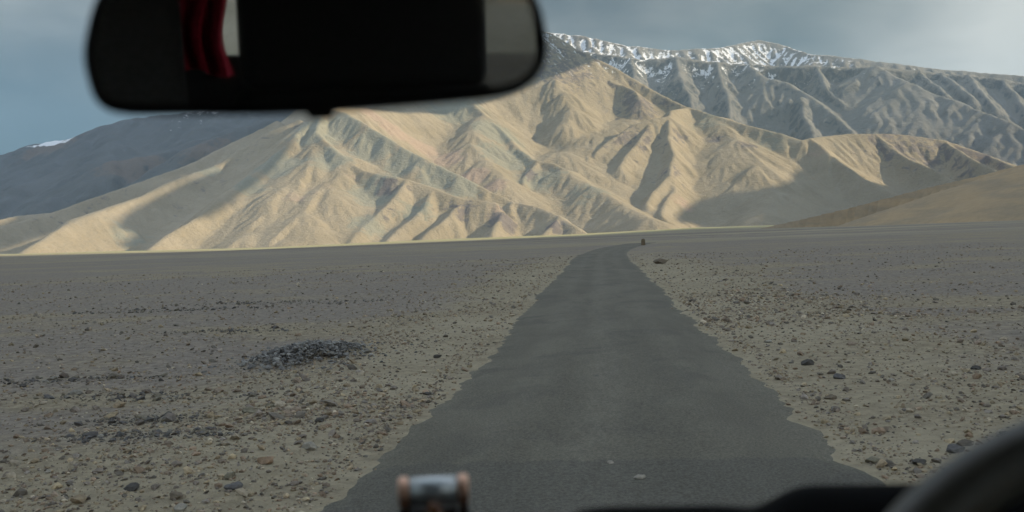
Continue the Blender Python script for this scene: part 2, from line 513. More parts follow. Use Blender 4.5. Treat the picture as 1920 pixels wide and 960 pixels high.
# ---- mountain material
def mountain_material(name, tan, green, pink, rock, snow=True, bump=1.0, nscale=1.0):
    m, t, b = material(name, 0.95, 0.15)
    geo = t.n('ShaderNodeNewGeometry')
    pos = geo.outputs['Position']
    zone = t.n('ShaderNodeAttribute', attribute_name='zone')
    zs = t.n('ShaderNodeSeparateColor'); t.put(zs.inputs[0], zone.outputs['Color'])
    zp, zg, zk = zs.outputs
    zsnow = zone.outputs['Alpha']
    n1 = t.noise(pos, 0.006 * nscale, 6, 0.6, 0.4)
    n2 = t.noise(pos, 0.03 * nscale, 6, 0.65, 0.6)
    n3 = t.noise(pos, 0.12 * nscale, 4, 0.7)
    str_ = t.noise(t.scalevec(pos, (1, 1, 0.55)), 0.030 * nscale, 6, 0.68, 0.8)
    var = t.math('MULTIPLY', t.math('SUBTRACT', n2, 0.5), 1.1)
    col = t.mix(t.ramp(n1, 0.35, 0.65), tan, tuple(c * f for c, f in zip(tan, (0.86, 0.86, 0.84))))
    g = t.ramp(t.math('ADD', zg, var), 0.30, 0.62)
    col = t.mix(g, col, green)
    p = t.ramp(t.math('ADD', zp, var), 0.38, 0.66)
    col = t.mix(p, col, pink)
    nz = t.n('ShaderNodeSeparateXYZ'); t.put(nz.inputs[0], geo.outputs['Normal'])
    steep = t.ramp(nz.outputs[2], 0.80, 0.62)
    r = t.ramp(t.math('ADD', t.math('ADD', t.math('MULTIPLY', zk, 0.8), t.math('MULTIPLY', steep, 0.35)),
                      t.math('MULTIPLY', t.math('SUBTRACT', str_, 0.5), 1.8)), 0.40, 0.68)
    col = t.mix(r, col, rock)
    col = t.mix(t.ramp(n3, 0.2, 0.8), t.mix(0.16, col, (0, 0, 0)), col)
    if snow:
        sn = t.math('ADD', zsnow, t.math('MULTIPLY', t.math('SUBTRACT', n2, 0.5), 1.5))
        sn = t.math('ADD', sn, t.math('MULTIPLY', t.math('SUBTRACT', n3, 0.5), 0.8))
        sn = t.math('ADD', sn, t.math('MULTIPLY', t.math('SUBTRACT', n1, 0.5), 1.0))
        sn = t.ramp(sn, 0.50, 0.62)
        col = t.mix(sn, col, (0.78, 0.80, 0.83))
    t.put(b.inputs['Base Color'], col)
    bp = t.n('ShaderNodeBump', i_Strength=1.0 * bump, i_Distance=6.0)
    hh = t.math('ADD', t.math('MULTIPLY', n2, 1.0), t.math('MULTIPLY', n3, 0.45))
    t.put(bp.inputs['Height'], hh)
    t.put(b.inputs['Normal'], bp.outputs[0])
    return m

# ---- build the ranges
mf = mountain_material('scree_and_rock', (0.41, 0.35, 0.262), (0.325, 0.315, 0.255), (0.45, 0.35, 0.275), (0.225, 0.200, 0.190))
xs = np.arange(-3400, 3800, 7.5); ys = np.arange(2300, 6100, 7.5)
X, Y, H = dist_field(xs, ys, FRONT, 100, warp=24, flute=6.5, lam=95, soft=6, noise=(8, 300))
H = erode(H, 7.5, 34000, 3, 50, seed=3, K=1.0, maxcut=22)
H = foot(X, Y, H, 11.0)
hit_front = make_hit(xs, ys, H)
zone = np.zeros(X.shape + (4,))
zone[..., 0] = blobs_hit(X, Y, [(700, 215, 70, .8), (740, 245, 80, 1), (790, 275, 80, 1), (840, 300, 80, 1), (890, 330, 70, 1), (925, 350, 60, 1), (600, 350, 70, .5),
                                (660, 335, 50, .5), (560, 370, 80, .5), (930, 395, 50, .6), (1280, 380, 70, .6), (1530, 290, 90, .5)])
zone[..., 1] = blobs_hit(X, Y, [(600, 240, 110, 1), (640, 240, 100, 1), (700, 280, 90, 1), (760, 310, 80, 1), (820, 335, 70, 1), (870, 355, 60, .9), (520, 310, 110, .9), (470, 350, 80, .7),
                                (930, 250, 130, .9), (950, 300, 130, .9), (1010, 340, 130, .7), (1100, 360, 160, .5), (700, 370, 100, .8), (690, 420, 80, .7), (780, 400, 90, .6), (620, 300, 90, .8),
                                (1330, 230, 160, .5), (1440, 270, 150, .5), (240, 440, 100, .5), (390, 318, 50, .9), (850, 210, 180, .7)])
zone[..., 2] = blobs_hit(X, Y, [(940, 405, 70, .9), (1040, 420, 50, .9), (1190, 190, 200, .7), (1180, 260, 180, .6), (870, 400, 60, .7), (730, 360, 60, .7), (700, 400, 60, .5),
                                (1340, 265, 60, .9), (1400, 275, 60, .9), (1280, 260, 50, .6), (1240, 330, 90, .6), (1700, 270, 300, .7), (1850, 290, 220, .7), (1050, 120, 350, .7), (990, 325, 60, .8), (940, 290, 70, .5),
                                (400, 345, 170, .42), (340, 400, 150, .42), (470, 285, 170, .45), (200, 370, 220, .45), (90, 430, 160, .45), (560, 235, 80, .5)])  # rock tint on the shaded left slopes puts some shade into their colour
lap = H.copy()
for _ in range(3):
    lap[1:-1, 1:-1] = (lap[1:-1, 1:-1] + lap[:-2, 1:-1] + lap[2:, 1:-1] + lap[1:-1, :-2] + lap[1:-1, 2:]) / 5
conc = np.clip((lap - H) / 1.5, -1, 1)
zone[..., 3] = np.clip(np.clip((H - 700) / 400.0, 0, 1) * 0.60 + conc * 0.30 * (H > 690), 0, 1)
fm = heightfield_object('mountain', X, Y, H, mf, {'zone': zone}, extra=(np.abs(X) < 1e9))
tag(fm, 'tan and grey-green mountain with bare scree slopes, nearest beyond the plain', None, kind='structure')

mb = mountain_material('far_rock', (0.245, 0.238, 0.225), (0.19, 0.20, 0.20), (0.29, 0.26, 0.22), (0.11, 0.12, 0.13), nscale=0.8, bump=1.7)
xs = np.arange(-1500, 6500, 15.0); ys = np.arange(4800, 9800, 15.0)
X, Y, H = dist_field(xs, ys, BACK, 200, warp=40, flute=32, lam=120, soft=8, noise=(30, 420))
H = erode(H, 15.0, 24000, 5, 45, seed=5, K=1.2)
zone = np.zeros(X.shape + (4,))
gy_, gx_ = np.gradient(H, 15.0)
slope = np.hypot(gx_, gy_)
lap = H.copy()
for _ in range(5):
    lap[1:-1, 1:-1] = (lap[1:-1, 1:-1] + lap[:-2, 1:-1] + lap[2:, 1:-1] + lap[1:-1, :-2] + lap[1:-1, 2:]) / 5
conc = np.clip((lap - H) / 3.0, -1, 1)
up_ = np.clip((H - 860) / 400, 0, 1)
zone[..., 3] = np.clip(up_ * 0.47 + 0.16 * conc * (up_ > 0) * (0.4 + up_) + 0.34 * (1 - sstep(0.35, 0.8, slope)) * np.clip(up_ * 1.3, 0, 1), 0, 1)
zone[..., 3] *= 1 - 0.35 * sstep(1200, 3400, X)
zone[..., 2] = 0.25
o = heightfield_object('snowy_range', X, Y, foot(X, Y, H, 20), mb, {'zone': zone})
tag(o, 'far grey-brown range with a snow-dusted flat crest behind the tan mountain', None, kind='structure')

md_ = mountain_material('dusky_rock', (0.150, 0.158, 0.160), (0.125, 0.135, 0.135), (0.19, 0.165, 0.145), (0.105, 0.115, 0.12), nscale=0.7)
xs = np.arange(-7500, 1200, 22.0); ys = np.arange(2600, 8300, 22.0)
X, Y, H = dist_field(xs, ys, LEFT, 300, warp=55, flute=34, lam=170, soft=22, noise=(34, 520))
H = erode(H, 22.0, 12000, 6, 40, seed=6)
zone = np.zeros(X.shape + (4,))
zone[..., 2] = 0.35
zone[..., 0] = blobs(X, Y, [(250, 292, 5.2, 260, .9), (420, 262, 4.9, 300, .8), (100, 272, 6.8, 250, .9)])
zone[..., 3] = np.clip((H - 640) / 300.0, 0, 1) * 0.55
pk = at_dist(108, 262, 6950)
zone[..., 3] = np.maximum(zone[..., 3], 0.9 * np.exp(-((X - pk.x) / 190) ** 2) * (H > pk.z - 45))
o = heightfield_object('dark_range', X, Y, foot(X, Y, H, 20), md_, {'zone': zone})
tag(o, 'hazy blue-grey range with a few snow patches on the far left', None, kind='structure')

# near brown hill on the right
NEAR = [ridge((1530, 424, 1.75), (1600, 412, 1.65), (1700, 399, 1.5), (1780, 380, 1.38), (1850, 354, 1.3), (1920, 331, 1.22), (2050, 290, 1.15), (2300, 240, 1.1),
              (2700, 190, 1.1), s=0.2, s2=0.36, jit=2)]
xs = np.arange(-100, 1500, 7.0); ys = np.arange(450, 2600, 7.0)
X, Y, H = dist_field(xs, ys, NEAR, 400, warp=20, flute=1.5, lam=90, soft=90, noise=(3.0, 160))
mh, t, b = material('brown_grass_slope', 0.95, 0.1)
pos = t.n('ShaderNodeNewGeometry').outputs['Position']
n1 = t.noise(t.scalevec(pos, (1, 1, 8)), 0.012, 5, 0.6, 0.6); n2 = t.noise(pos, 0.15, 6, 0.7)
col = t.mix(t.ramp(n1, 0.35, 0.65), (0.43, 0.315, 0.19), (0.33, 0.26, 0.175))
col = t.mix(t.ramp(n2, 0.3, 0.75), t.mix(0.2, col, (0.05, 0.045, 0.035)), col)
t.put(b.inputs['Base Color'], col)
bp = t.n('ShaderNodeBump', i_Strength=0.5, i_Distance=1.0); t.put(bp.inputs['Height'], n2); t.put(b.inputs['Normal'], bp.outputs[0])
o = heightfield_object('hillside', X, Y, foot(X, Y, H, 5.0), mh)
tag(o, 'smooth brown hillside rising at the right edge of the plain', None, kind='structure')

# ------------------------------------------------------------------ ground sheet
a_front = np.concatenate([np.arange(-42, 34, 0.16)])
a_rest = np.arange(34, 318, 2.0)
az = np.radians(np.concatenate([a_front, a_rest]))
rr = [0.0]
r = 3.0
rad = [0.8, 1.6, 2.4]
while r < 11500:
    rad.append(r); r *= 1.011
rad = np.array(rad)
A, D = np.meshgrid(az, rad)
gx, gy = D * np.sin(A), D * np.cos(A)
gz = ground_z(gx, gy)
na, nr = len(az), len(rad)
idx = np.arange(na * nr).reshape(nr, na)
nxt = np.roll(idx, -1, axis=1)
quads = np.stack([idx[:-1], idx[1:], nxt[1:], nxt[:-1]], -1).reshape(-1, 4)
V = np.stack([gx.ravel(), gy.ravel(), gz.ravel()], 1)
V = np.vstack([V, [[0, 0, float(ground_z(np.array([0.]), np.array([0.]))[0])]]])
cen = len(V) - 1
tri = np.stack([np.full(na, cen), idx[0], nxt[0], np.full(na, cen)], 1)
mg, t, b = material('stony_ground', 0.95, 0.15)
pos = t.n('ShaderNodeNewGeometry').outputs['Position']
big = t.noise(t.scalevec(pos, (0.35, 1.0, 1)), 0.045, 4, 0.55, 0.8)
mid = t.noise(t.scalevec(pos, (0.6, 1.0, 1)), 0.35, 5, 0.6, 0.5)
fine = t.noise(pos, 6.0, 6, 0.75)
grit = t.noise(pos, 28.0, 4, 0.7)
far = t.noise(t.scalevec(pos, (0.16, 1.0, 1)), 0.022, 5, 0.62, 0.5)
sp = t.n('ShaderNodeSeparateXYZ'); t.put(sp.inputs[0], pos)
ax = t.math('ABSOLUTE', t.math('SUBTRACT', sp.outputs[0], 0.3))
shoulder = t.math('MULTIPLY', t.ramp(ax, 6.5, 2.2), t.ramp(sp.outputs[1], 90, 30))
warm, cool, pale = (0.335, 0.272, 0.176), (0.252, 0.210, 0.182), (0.43, 0.37, 0.26)
k = t.math('ADD', t.math('MULTIPLY', big, 0.55), t.math('MULTIPLY', mid, 0.45))
k = t.math('ADD', k, 0.02)
k = t.math('ADD', k, t.math('MULTIPLY', shoulder, -0.16))
col = t.mix(t.ramp(k, 0.44, 0.54), warm, cool)
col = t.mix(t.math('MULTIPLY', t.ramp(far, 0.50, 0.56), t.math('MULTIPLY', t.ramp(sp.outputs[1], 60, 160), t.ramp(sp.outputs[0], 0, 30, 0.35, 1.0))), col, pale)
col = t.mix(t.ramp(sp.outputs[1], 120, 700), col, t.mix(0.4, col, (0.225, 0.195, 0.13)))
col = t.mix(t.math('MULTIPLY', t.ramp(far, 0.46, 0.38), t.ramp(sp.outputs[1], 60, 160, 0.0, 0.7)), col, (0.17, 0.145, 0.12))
col = t.mix(t.ramp(fine, 0.30, 0.75), t.mix(0.5, col, (0.06, 0.052, 0.045)), t.mix(0.45, col, pale))
col = t.mix(t.math('MULTIPLY', shoulder, t.ramp(mid, 0.3, 0.7, 0.0, 0.5)), col, pale)
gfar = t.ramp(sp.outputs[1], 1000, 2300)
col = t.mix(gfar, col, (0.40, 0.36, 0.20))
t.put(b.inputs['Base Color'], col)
bp = t.n('ShaderNodeBump', i_Strength=0.8, i_Distance=0.03)
t.put(bp.inputs['Height'], t.math('ADD', fine, t.math('MULTIPLY', grit, 0.4)))
t.put(b.inputs['Normal'], bp.outputs[0])
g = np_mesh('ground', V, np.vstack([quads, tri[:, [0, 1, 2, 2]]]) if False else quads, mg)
tag(g, 'flat stony desert plain of gravel and dry earth', None, kind='structure')

# ------------------------------------------------------------------ road
ry = np.concatenate([np.arange(-60, 4, 0.5), np.arange(4, 50, 0.09), np.arange(50, 210, 0.5)])
nc = 22
L = road_x(ry) - road_half(ry, -1); Rr = road_x(ry) + road_half(ry, 1)
T = np.linspace(0, 1, nc)
RX = L[:, None] * (1 - T) + Rr[:, None] * T
RY = np.repeat(ry[:, None], nc, 1)
RZ = plain_z(RX, RY) + 0.004 + 0.03 * (1 - (2 * T[None] - 1) ** 2) + 0.006 * fbm(RX / 1.3, RY / 3.0, 3, 61)
edge = np.zeros_like(RZ); edge[:, 0] = edge[:, -1] = 1; edge[:, 1] = edge[:, -2] = 0.6
RZ = RZ - edge * 0.045 - 0.20 * sstep(118, 132, RY)
idx = np.arange(len(ry) * nc).reshape(len(ry), nc)
f = np.stack([idx[:-1, :-1], idx[:-1, 1:], idx[1:, 1:], idx[1:, :-1]], -1).reshape(-1, 4)
ea = np.zeros((len(ry), nc, 3)); ea[..., 0] = np.abs(2 * T[None] - 1); ea[..., 1] = T[None]
mr, t, b = material('worn_asphalt', 0.85, 0.25)
pos = t.n('ShaderNodeNewGeometry').outputs['Position']
at = t.n('ShaderNodeAttribute', attribute_name='across'); sc_ = t.n('ShaderNodeSeparateColor'); t.put(sc_.inputs[0], at.outputs['Color'])
n1 = t.noise(t.scalevec(pos, (1.0, 0.30, 1)), 0.9, 5, 0.6, 0.6)
n2 = t.noise(t.scalevec(pos, (1, 0.35, 1)), 7.0, 5, 0.7)
n3 = t.noise(pos, 45.0, 4, 0.8)
n4 = t.noise(t.scalevec(pos, (1.0, 0.7, 1)), 0.7, 5, 0.6, 1.0)
base = t.mix(t.ramp(n1, 0.35, 0.68), (0.121, 0.106, 0.075), (0.162, 0.143, 0.104))
base = t.mix(t.ramp(n4, 0.52, 0.66), base, (0.104, 0.092, 0.067))
tr_ = t.math('ABSOLUTE', t.math('SUBTRACT', t.math('ABSOLUTE', t.math('SUBTRACT', sc_.outputs[1], 0.5)), 0.24))
track = t.math('MULTIPLY', t.math('MAXIMUM', t.ramp(tr_, 0.08, 0.01, 0.0, 0.55), t.ramp(t.math('ABSOLUTE', t.math('SUBTRACT', sc_.outputs[1], 0.49)), 0.10, 0.01)), t.ramp(n2, 0.25, 0.8))
base = t.mix(t.math('MULTIPLY', track, 0.55), base, (0.235, 0.21, 0.16))
yy_ = t.n('ShaderNodeSeparateXYZ'); t.put(yy_.inputs[0], pos)
seam = t.ramp(t.math('ADD', yy_.outputs[1], t.math('MULTIPLY', t.math('SUBTRACT', n2, 0.5), 0.35)), 7.6, 7.5)
base = t.mix(t.math('MULTIPLY', seam, 0.45), base, (0.066, 0.064, 0.055))
dust = t.ramp(t.math('ADD', sc_.outputs[0], t.math('MULTIPLY', t.math('SUBTRACT', n2, 0.5), 0.6)), 0.78, 1.05)
base = t.mix(t.math('MULTIPLY', dust, 0.7), base, (0.19, 0.17, 0.125))
pit = t.ramp(t.noise(t.scalevec(pos, (1, 0.5, 1)), 2.6, 4, 0.7, 0.5), 0.66, 0.74)
base = t.mix(t.math('MULTIPLY', pit, 0.55), base, (0.035, 0.037, 0.033))
base = t.mix(t.ramp(n3, 0.3, 0.7), t.mix(0.42, base, (0, 0, 0)), t.mix(0.06, base, (1, 0.95, 0.85)))
t.put(b.inputs['Base Color'], base)
bp = t.n('ShaderNodeBump', i_Strength=0.8, i_Distance=0.015)
t.put(bp.inputs['Height'], t.math('ADD', n2, t.math('MULTIPLY', n3, 0.7))); t.put(b.inputs['Normal'], bp.outputs[0])
o = np_mesh('road', np.stack([RX.ravel(), RY.ravel(), RZ.ravel()], 1), f, mr, attrs={'across': ea.reshape(-1, 3)})
tag(o, 'narrow worn grey asphalt road with ragged gravel edges', None, kind='structure')

# ------------------------------------------------------------------ stones
def ico(sub):
    bm = bmesh.new(); bmesh.ops.create_icosphere(bm, subdivisions=sub, radius=1.0)
    v = np.array([x.co[:] for x in bm.verts]); f = np.array([[q.index for q in x.verts] for x in bm.faces]); bm.free()
    return v, f


def rock_shape(sub, seed, flat=0.55, rough=0.28):
    rng = np.random.default_rng(seed)
    v, f = ico(sub)
    v = v.copy()
    for _ in range(7):                      # chip flat facets off the sphere
        n = rng.normal(size=3); n /= np.linalg.norm(n); c = rng.uniform(0.45, 0.85)
        q = v @ n; m = q > c; v[m] -= np.outer(q[m] - c, n)
    v *= 1 + rough * 0.4 * rng.normal(size=(len(v), 1)) * (1.0 if sub < 3 else 0.15)
    v *= np.array([1.0, rng.uniform(0.6, 0.95), flat * rng.uniform(0.7, 1.2)])
    return v, f


stone_m, t, b = material('stone', 0.9, 0.2)
at = t.n('ShaderNodeAttribute', attribute_name='tint').outputs['Color']
pos = t.n('ShaderNodeTexCoord').outputs['Object']
n1 = t.noise(pos, 18, 5, 0.65)
t.put(b.inputs['Base Color'], t.mix(t.ramp(n1, 0.3, 0.75), t.mix(0.45, at, (0.03, 0.03, 0.028)), at))
bp = t.n('ShaderNodeBump', i_Strength=0.5, i_Distance=0.01); t.put(bp.inputs['Height'], n1); t.put(b.inputs['Normal'], bp.outputs[0])

TINTS = np.array([(0.20, 0.170, 0.145), (0.16, 0.145, 0.135), (0.24, 0.205, 0.155), (0.125, 0.118, 0.11), (0.26, 0.225, 0.165), (0.21, 0.165, 0.13), (0.31, 0.285, 0.24), (0.18, 0.17, 0.165)])


def scatter(name, px, py, size, tint, seed=1, lift=0.25, z=None):
    rng = np.random.default_rng(seed)
    n = len(px)
    shapes = [rock_shape(1, 50 + i, 0.5) for i in range(8)]
    lo = [rock_shape(1, 80 + i, 0.55) for i in range(2)]
    Vs, Fs, Ts, off = [], [], [], 0
    which = rng.integers(0, 8, n)
    gz = ground_z(px, py) if z is None else z
    for k in range(8):
        m = np.where(which == k)[0]
        if not len(m): continue
        v, f = shapes[k]
        a = rng.uniform(0, 2 * np.pi, len(m)); tl = rng.normal(0, 0.25, len(m))
        ca, sa = np.cos(a), np.sin(a)
        x = v[:, 0][None] * ca[:, None] - v[:, 1][None] * sa[:, None]
        y = v[:, 0][None] * sa[:, None] + v[:, 1][None] * ca[:, None]
        zc = v[:, 2][None] + x * tl[:, None]
        sz = size[m][:, None] * 0.5
        P = np.stack([px[m][:, None] + x * sz, py[m][:, None] + y * sz, gz[m][:, None] + (zc + lift) * sz], -1)
        Vs.append(P.reshape(-1, 3))
        Fs.append((f[None] + (np.arange(len(m)) * len(v))[:, None, None] + off).reshape(-1, 3))
        Ts.append(np.repeat(tint[m], len(v), 0)); off += len(m) * len(v)
    return np_mesh(name, np.vstack(Vs), np.vstack(Fs), stone_m, smooth=False, attrs={'tint': np.vstack(Ts)})


rng = np.random.default_rng(11)
N = 330000
d = 5.0 * (70 / 5.0) ** rng.random(N)
a = np.radians(rng.uniform(-40, 30, N))
sx, sy = d * np.sin(a), d * np.cos(a)
q = sx - road_x(sy); dr = np.abs(q)
dens = 0.16 + 0.5 * np.clip(fbm(sx / 2.2, sy / 4.0, 3, 71) + 0.1, 0, 1) ** 1.3 + 0.55 * np.exp(-((dr - 4.2) / 1.6) ** 2) * np.clip(0.5 + fbm(sx / 1.5, sy / 2.5, 3, 72), 0, 1)
dens *= np.where(q < 0, 1.0, 0.85)
# darker loose patches seen on the plain
PATCH = [(130, 706, 1.5, 0.35), (420, 619, 2.0, 0.5), (330, 581, 3.5, 0.8), (520, 567, 3.5, 0.8), (260, 790, 0.7, 0.35), (230, 822, 0.7, 0.25), (350, 818, .7, .25), (480, 745, 0.6, 0.18),
         (1380, 560, 3.2, 3.0, 0), (1350, 600, 1.7, 2.0, 0), (1420, 590, 1.6, 2.0, 0), (620, 770, 0.8, 1.0, 0), (1580, 590, 4.0, 1.2, 0), (240, 740, 1.3, 0.4)]
pd = np.zeros(N); dk = np.zeros(N)
for px_, py_, rx_, ry_, *lt_ in PATCH:
    p = at_z(px_, py_, 0.0)
    e_ = np.exp(-((sx - p.x) / rx_) ** 2 - ((sy - p.y) / ry_) ** 2) * (0.5 + 0.5 * np.clip(0.4 + 1.3 * fbm(sx / 0.9, sy / 0.6, 2, 77), 0, 1))
    pd = np.maximum(pd, e_)
    if not lt_: dk = np.maximum(dk, e_)
dens = dens + 0.75 * pd + 0.5 * np.exp(-((dr - 2.0) / 0.25) ** 2)
clear = np.where(q < 0, road_half(sy, -1), road_half(sy, 1)) + 0.02
keep = (rng.random(N) < dens * 0.7) & (dr > clear - 0.30 * rng.random(N) ** 2.5)
sx, sy, d, pd, q, dk = sx[keep], sy[keep], d[keep], pd[keep], q[keep], dk[keep]
n = len(sx)
size = np.exp(rng.normal(math.log(0.021), 0.62, n)) * (0.75 + d / 30.0) ** 0.75
size = np.clip(size, 0.012, 0.16) * (1 + 0.5 * pd)
ti = rng.integers(0, len(TINTS), n)
tint = TINTS[ti] * rng.uniform(0.75, 1.15, (n, 1))
tint = np.where((dk[:, None] > 0.30), tint * 1.0, tint * np.array([1.6, 1.45, 1.25]) * np.where(rng.random((len(sx), 1)) < 0.4, 1.35, 1.0))
o = scatter('gravel', sx, sy, size, tint)
tag(o, 'loose gravel and pebbles strewn over the plain and road shoulders', None, kind='stuff')
print('gravel', n)

# stones one can point at
STONES = [
    (42, 722, 17, 'boulder', 0, 'dark grey block of stone alone at the far left of the plain'),
    (302, 712, 13, 'boulder', 0, 'small dark stone above the dark gravel streak on the left plain'),
    (437, 910, 36, 'boulder', 1, 'blue-grey stone at the lower left beside a pale tan one'),
    (430, 892, 30, 'boulder', 2, 'pale tan stone just above a blue-grey one at the lower left'),
    (500, 861, 42, 'boulder', 3, 'flat orange-tan slab on the left shoulder'),
    (583, 838, 38, 'boulder', 4, 'whitish flat shard of stone near the left road edge'),
    (468, 769, 30, 'boulder', 2, 'low pale tan stone on the left shoulder, left of a smaller one'),
    (506, 760, 18, 'boulder', 2, 'small pale tan stone right of a larger pale one'),
    (801, 738, 17, 'boulder', 0, 'dark round stone next to the left road edge'),
    (820, 668, 19, 'boulder', 0, 'dark lump of stone on the left shoulder farther up the road'),
    (328, 930, 32, 'boulder', 5, 'reddish brown stone near the bottom left corner'),
    (246, 912, 36, 'boulder', 0, 'long dark grey stone in the lower left foreground'),
    (340, 952, 30, 'boulder', 4, 'pale grey stone cut by the bottom edge on the left'),
    (90, 885, 14, 'boulder', 4, 'little white stone on the far left foreground'),
    (560, 704, 16, 'boulder', 4, 'pale pebble below the grey rubble heap'),
    (600, 788, 20, 'boulder', 0, 'dark stone between tan shards on the left shoulder'),
    (1145, 886, 15, 'pebble', 4, 'pale pebble lying on the asphalt in the middle of the road'),
    (1200, 914, 24, 'pebble', 4, 'larger pale stone on the asphalt just ahead of the dashboard'),
    (1635, 863, 30, 'boulder', 2, 'tan stone at the right road edge above the dashboard'),
    (1722, 866, 34, 'boulder', 0, 'dark wedge-shaped stone right of the tan one'),
    (1793, 841, 36, 'boulder', 1, 'dark grey stone above the steering wheel rim'),
    (1513, 680, 28, 'boulder', 0, 'dark flat stone on the right shoulder'),
    (1557, 744, 24, 'boulder', 5, 'brown stone on the right plain near a grey one'),
    (1575, 706, 26, 'boulder', 1, 'grey stone on the right plain between two darker ones'),
    (1240, 489, 34, 'boulder', 5, 'brown mound of earth and stone at the road bend'),
    (1670, 712, 14, 'boulder', 4, 'small pale stone far out on the right plain'),
    (1830, 690, 18, 'boulder', 0, 'dark stone near the right edge of the plain'),
    (1440, 640, 16, 'boulder', 4, 'pale stone among the right shoulder rubble'),
]
SC = [(0.105, 0.095, 0.085), (0.165, 0.155, 0.15), (0.27, 0.24, 0.17), (0.36, 0.24, 0.15), (0.42, 0.38, 0.31), (0.22, 0.175, 0.125)]
for k, (px_, py_, w, nm, ci, lab) in enumerate(STONES):
    p = at_z(px_, py_ + w * 0.15, 0.0)
    gz_ = float(ground_z(np.array([p.x]), np.array([p.y]))[0])
    p = at_z(px_, py_ + w * 0.15, gz_)
    dist = math.hypot(p.x, p.y)
    sz = w * dist / F
    on_road = nm == 'pebble'
    gz_ = float(ground_z(np.array([p.x]), np.array([p.y]))[0]) if not on_road else 0.03
    v, f = rock_shape(3, 300 + k, 0.5 if w != 34 else 0.28)
    v = v * sz * 0.5
    v[:, 2] += 0.25 * sz * 0.5
    v = v + 0.04 * sz * np.stack([vnoise(v[:, 1] / sz * 3, v[:, 2] / sz * 3, 5), vnoise(v[:, 0] / sz * 3, v[:, 2] / sz * 3, 6), vnoise(v[:, 0] / sz * 3, v[:, 1] / sz * 3, 7)], 1)
    o = np_mesh('roadside_stone' if not on_road else 'pebble', v, f, stone_m, smooth=False, attrs={'tint': np.tile(SC[ci], (len(v), 1))})
    o.location = (p.x, p.y, gz_)
    o.rotation_euler[2] = (k * 37 % 40 - 20) * 0.03
    tag(o, lab, 'stone', 'single stones on the plain and road')

# heap of broken grey rock left of the road
p0 = at_z(560, 672, 0.0)
n = 1300
u = rng.normal(0, 1, (n, 2)) * np.array([0.42, 0.62]) * 0.92
u[:260] *= 1.8; u[:, 0] += 0.12 * vnoise(u[:, 1] * 2.5, u[:, 0] * 2.0, 88)
hh = np.clip(1 - (u[:, 0] / 1.02) ** 2 * 0.9 - (u[:, 1] / 1.5) ** 2, 0, 1) ** 1.3
hx, hy = p0.x + u[:, 0] + 0.05, p0.y + u[:, 1] + 0.3
hz = ground_z(hx, hy) + hh * 0.24 * rng.random(n) ** 0.35
sz = np.clip(np.exp(rng.normal(math.log(0.062), 0.45, n)), 0.02, 0.17)
tt = np.array([(0.27, 0.255, 0.235), (0.21, 0.20, 0.19), (0.34, 0.325, 0.295), (0.16, 0.152, 0.145)])[rng.integers(0, 4, n)] * rng.uniform(0.8, 1.2, (n, 1))
o = scatter('rock_pile', hx, hy, sz, tt, seed=9, lift=0.1, z=hz)
tag(o, 'low heap of broken dark grey rock on the plain left of the road', 'rock pile')

# small marker stone standing by the road far ahead
p = at_z(1206, 457, 0.0); p = at_dist(1206, 457, 105.0)
gz_ = float(ground_z(np.array([p.x]), np.array([p.y]))[0])
bm = bmesh.new()
bmesh.ops.create_cube(bm, size=1.0)
for v in bm.verts:
    v.co.x *= 0.46 if v.co.z < 0 else 0.38; v.co.y *= 0.22; v.co.z *= 0.62
bmesh.ops.subdivide_edges(bm, edges=bm.edges[:], cuts=3, use_grid_fill=True)
for v in bm.verts:
    if v.co.z > 0.2: v.co.z += 0.10 * (1 - (v.co.x / 0.19) ** 2)
    v.co += Vector((random.uniform(-1, 1), random.uniform(-1, 1), random.uniform(-1, 1))) * 0.008
    v.co.z += 0.29
me = bpy.data.meshes.new('marker'); bm.to_mesh(me); bm.free()
a = me.attributes.new('tint', 'FLOAT_COLOR', 'POINT')
for q_ in a.data: q_.color = (0.26, 0.20, 0.13, 1)
me.materials.append(stone_m)
mk = bpy.data.objects.new('marker_stone', me); C.objects.link(mk); mk.location = (p.x, p.y, gz_)
tag(mk, 'small brown marker stone standing beside the road where it bends away', 'marker stone')

# ------------------------------------------------------------------ unseen clouds above the haze, outlined to cast the shadow shapes
ZC = 1830.0


def cloudpt(px, py, km):
    p = at_dist(px, py, km * 1000)
    k_ = (ZC - p.z) / sun_dir.z
    return (p.x + sun_dir.x * k_, p.y + sun_dir.y * k_)


def groundpt(x, y, z=0.0):
    k_ = (ZC - z) / sun_dir.z
    return (x + sun_dir.x * k_, y + sun_dir.y * k_)


def inside(X, Y, poly):
    c = np.zeros(X.shape, bool); n = len(poly)
    for i in range(n):
        x1, y1 = poly[i]; x2, y2 = poly[(i + 1) % n]
        if y1 == y2: continue
        m = (Y < max(y1, y2)) & (Y >= min(y1, y2)) & (X < (Y - y1) * (x2 - x1) / (y2 - y1) + x1)
        c ^= m
    return c


mc, t, b = material('shade_cloud', 1.0, 0.0)
tr = t.n('ShaderNodeBsdfTranslucent'); tr.inputs[0].default_value = (0.74, 0.86, 1.0, 1)
df = t.n('ShaderNodeBsdfDiffuse'); df.inputs[0].default_value = (0.9, 0.9, 0.9, 1)
mx = t.n('ShaderNodeMixShader'); mx.inputs[0].default_value = 0.55
t.put(mx.inputs[1], df.outputs[0]); t.put(mx.inputs[2], tr.outputs[0])
t.put(t.t.nodes['Material Output'].inputs[0], mx.outputs[0])


def cp(px, py, fb=4.0):
    p = hit_front(px, py, fb)
    k_ = (ZC - p.z) / sun_dir.z
    return (p.x + sun_dir.x * k_, p.y + sun_dir.y * k_)


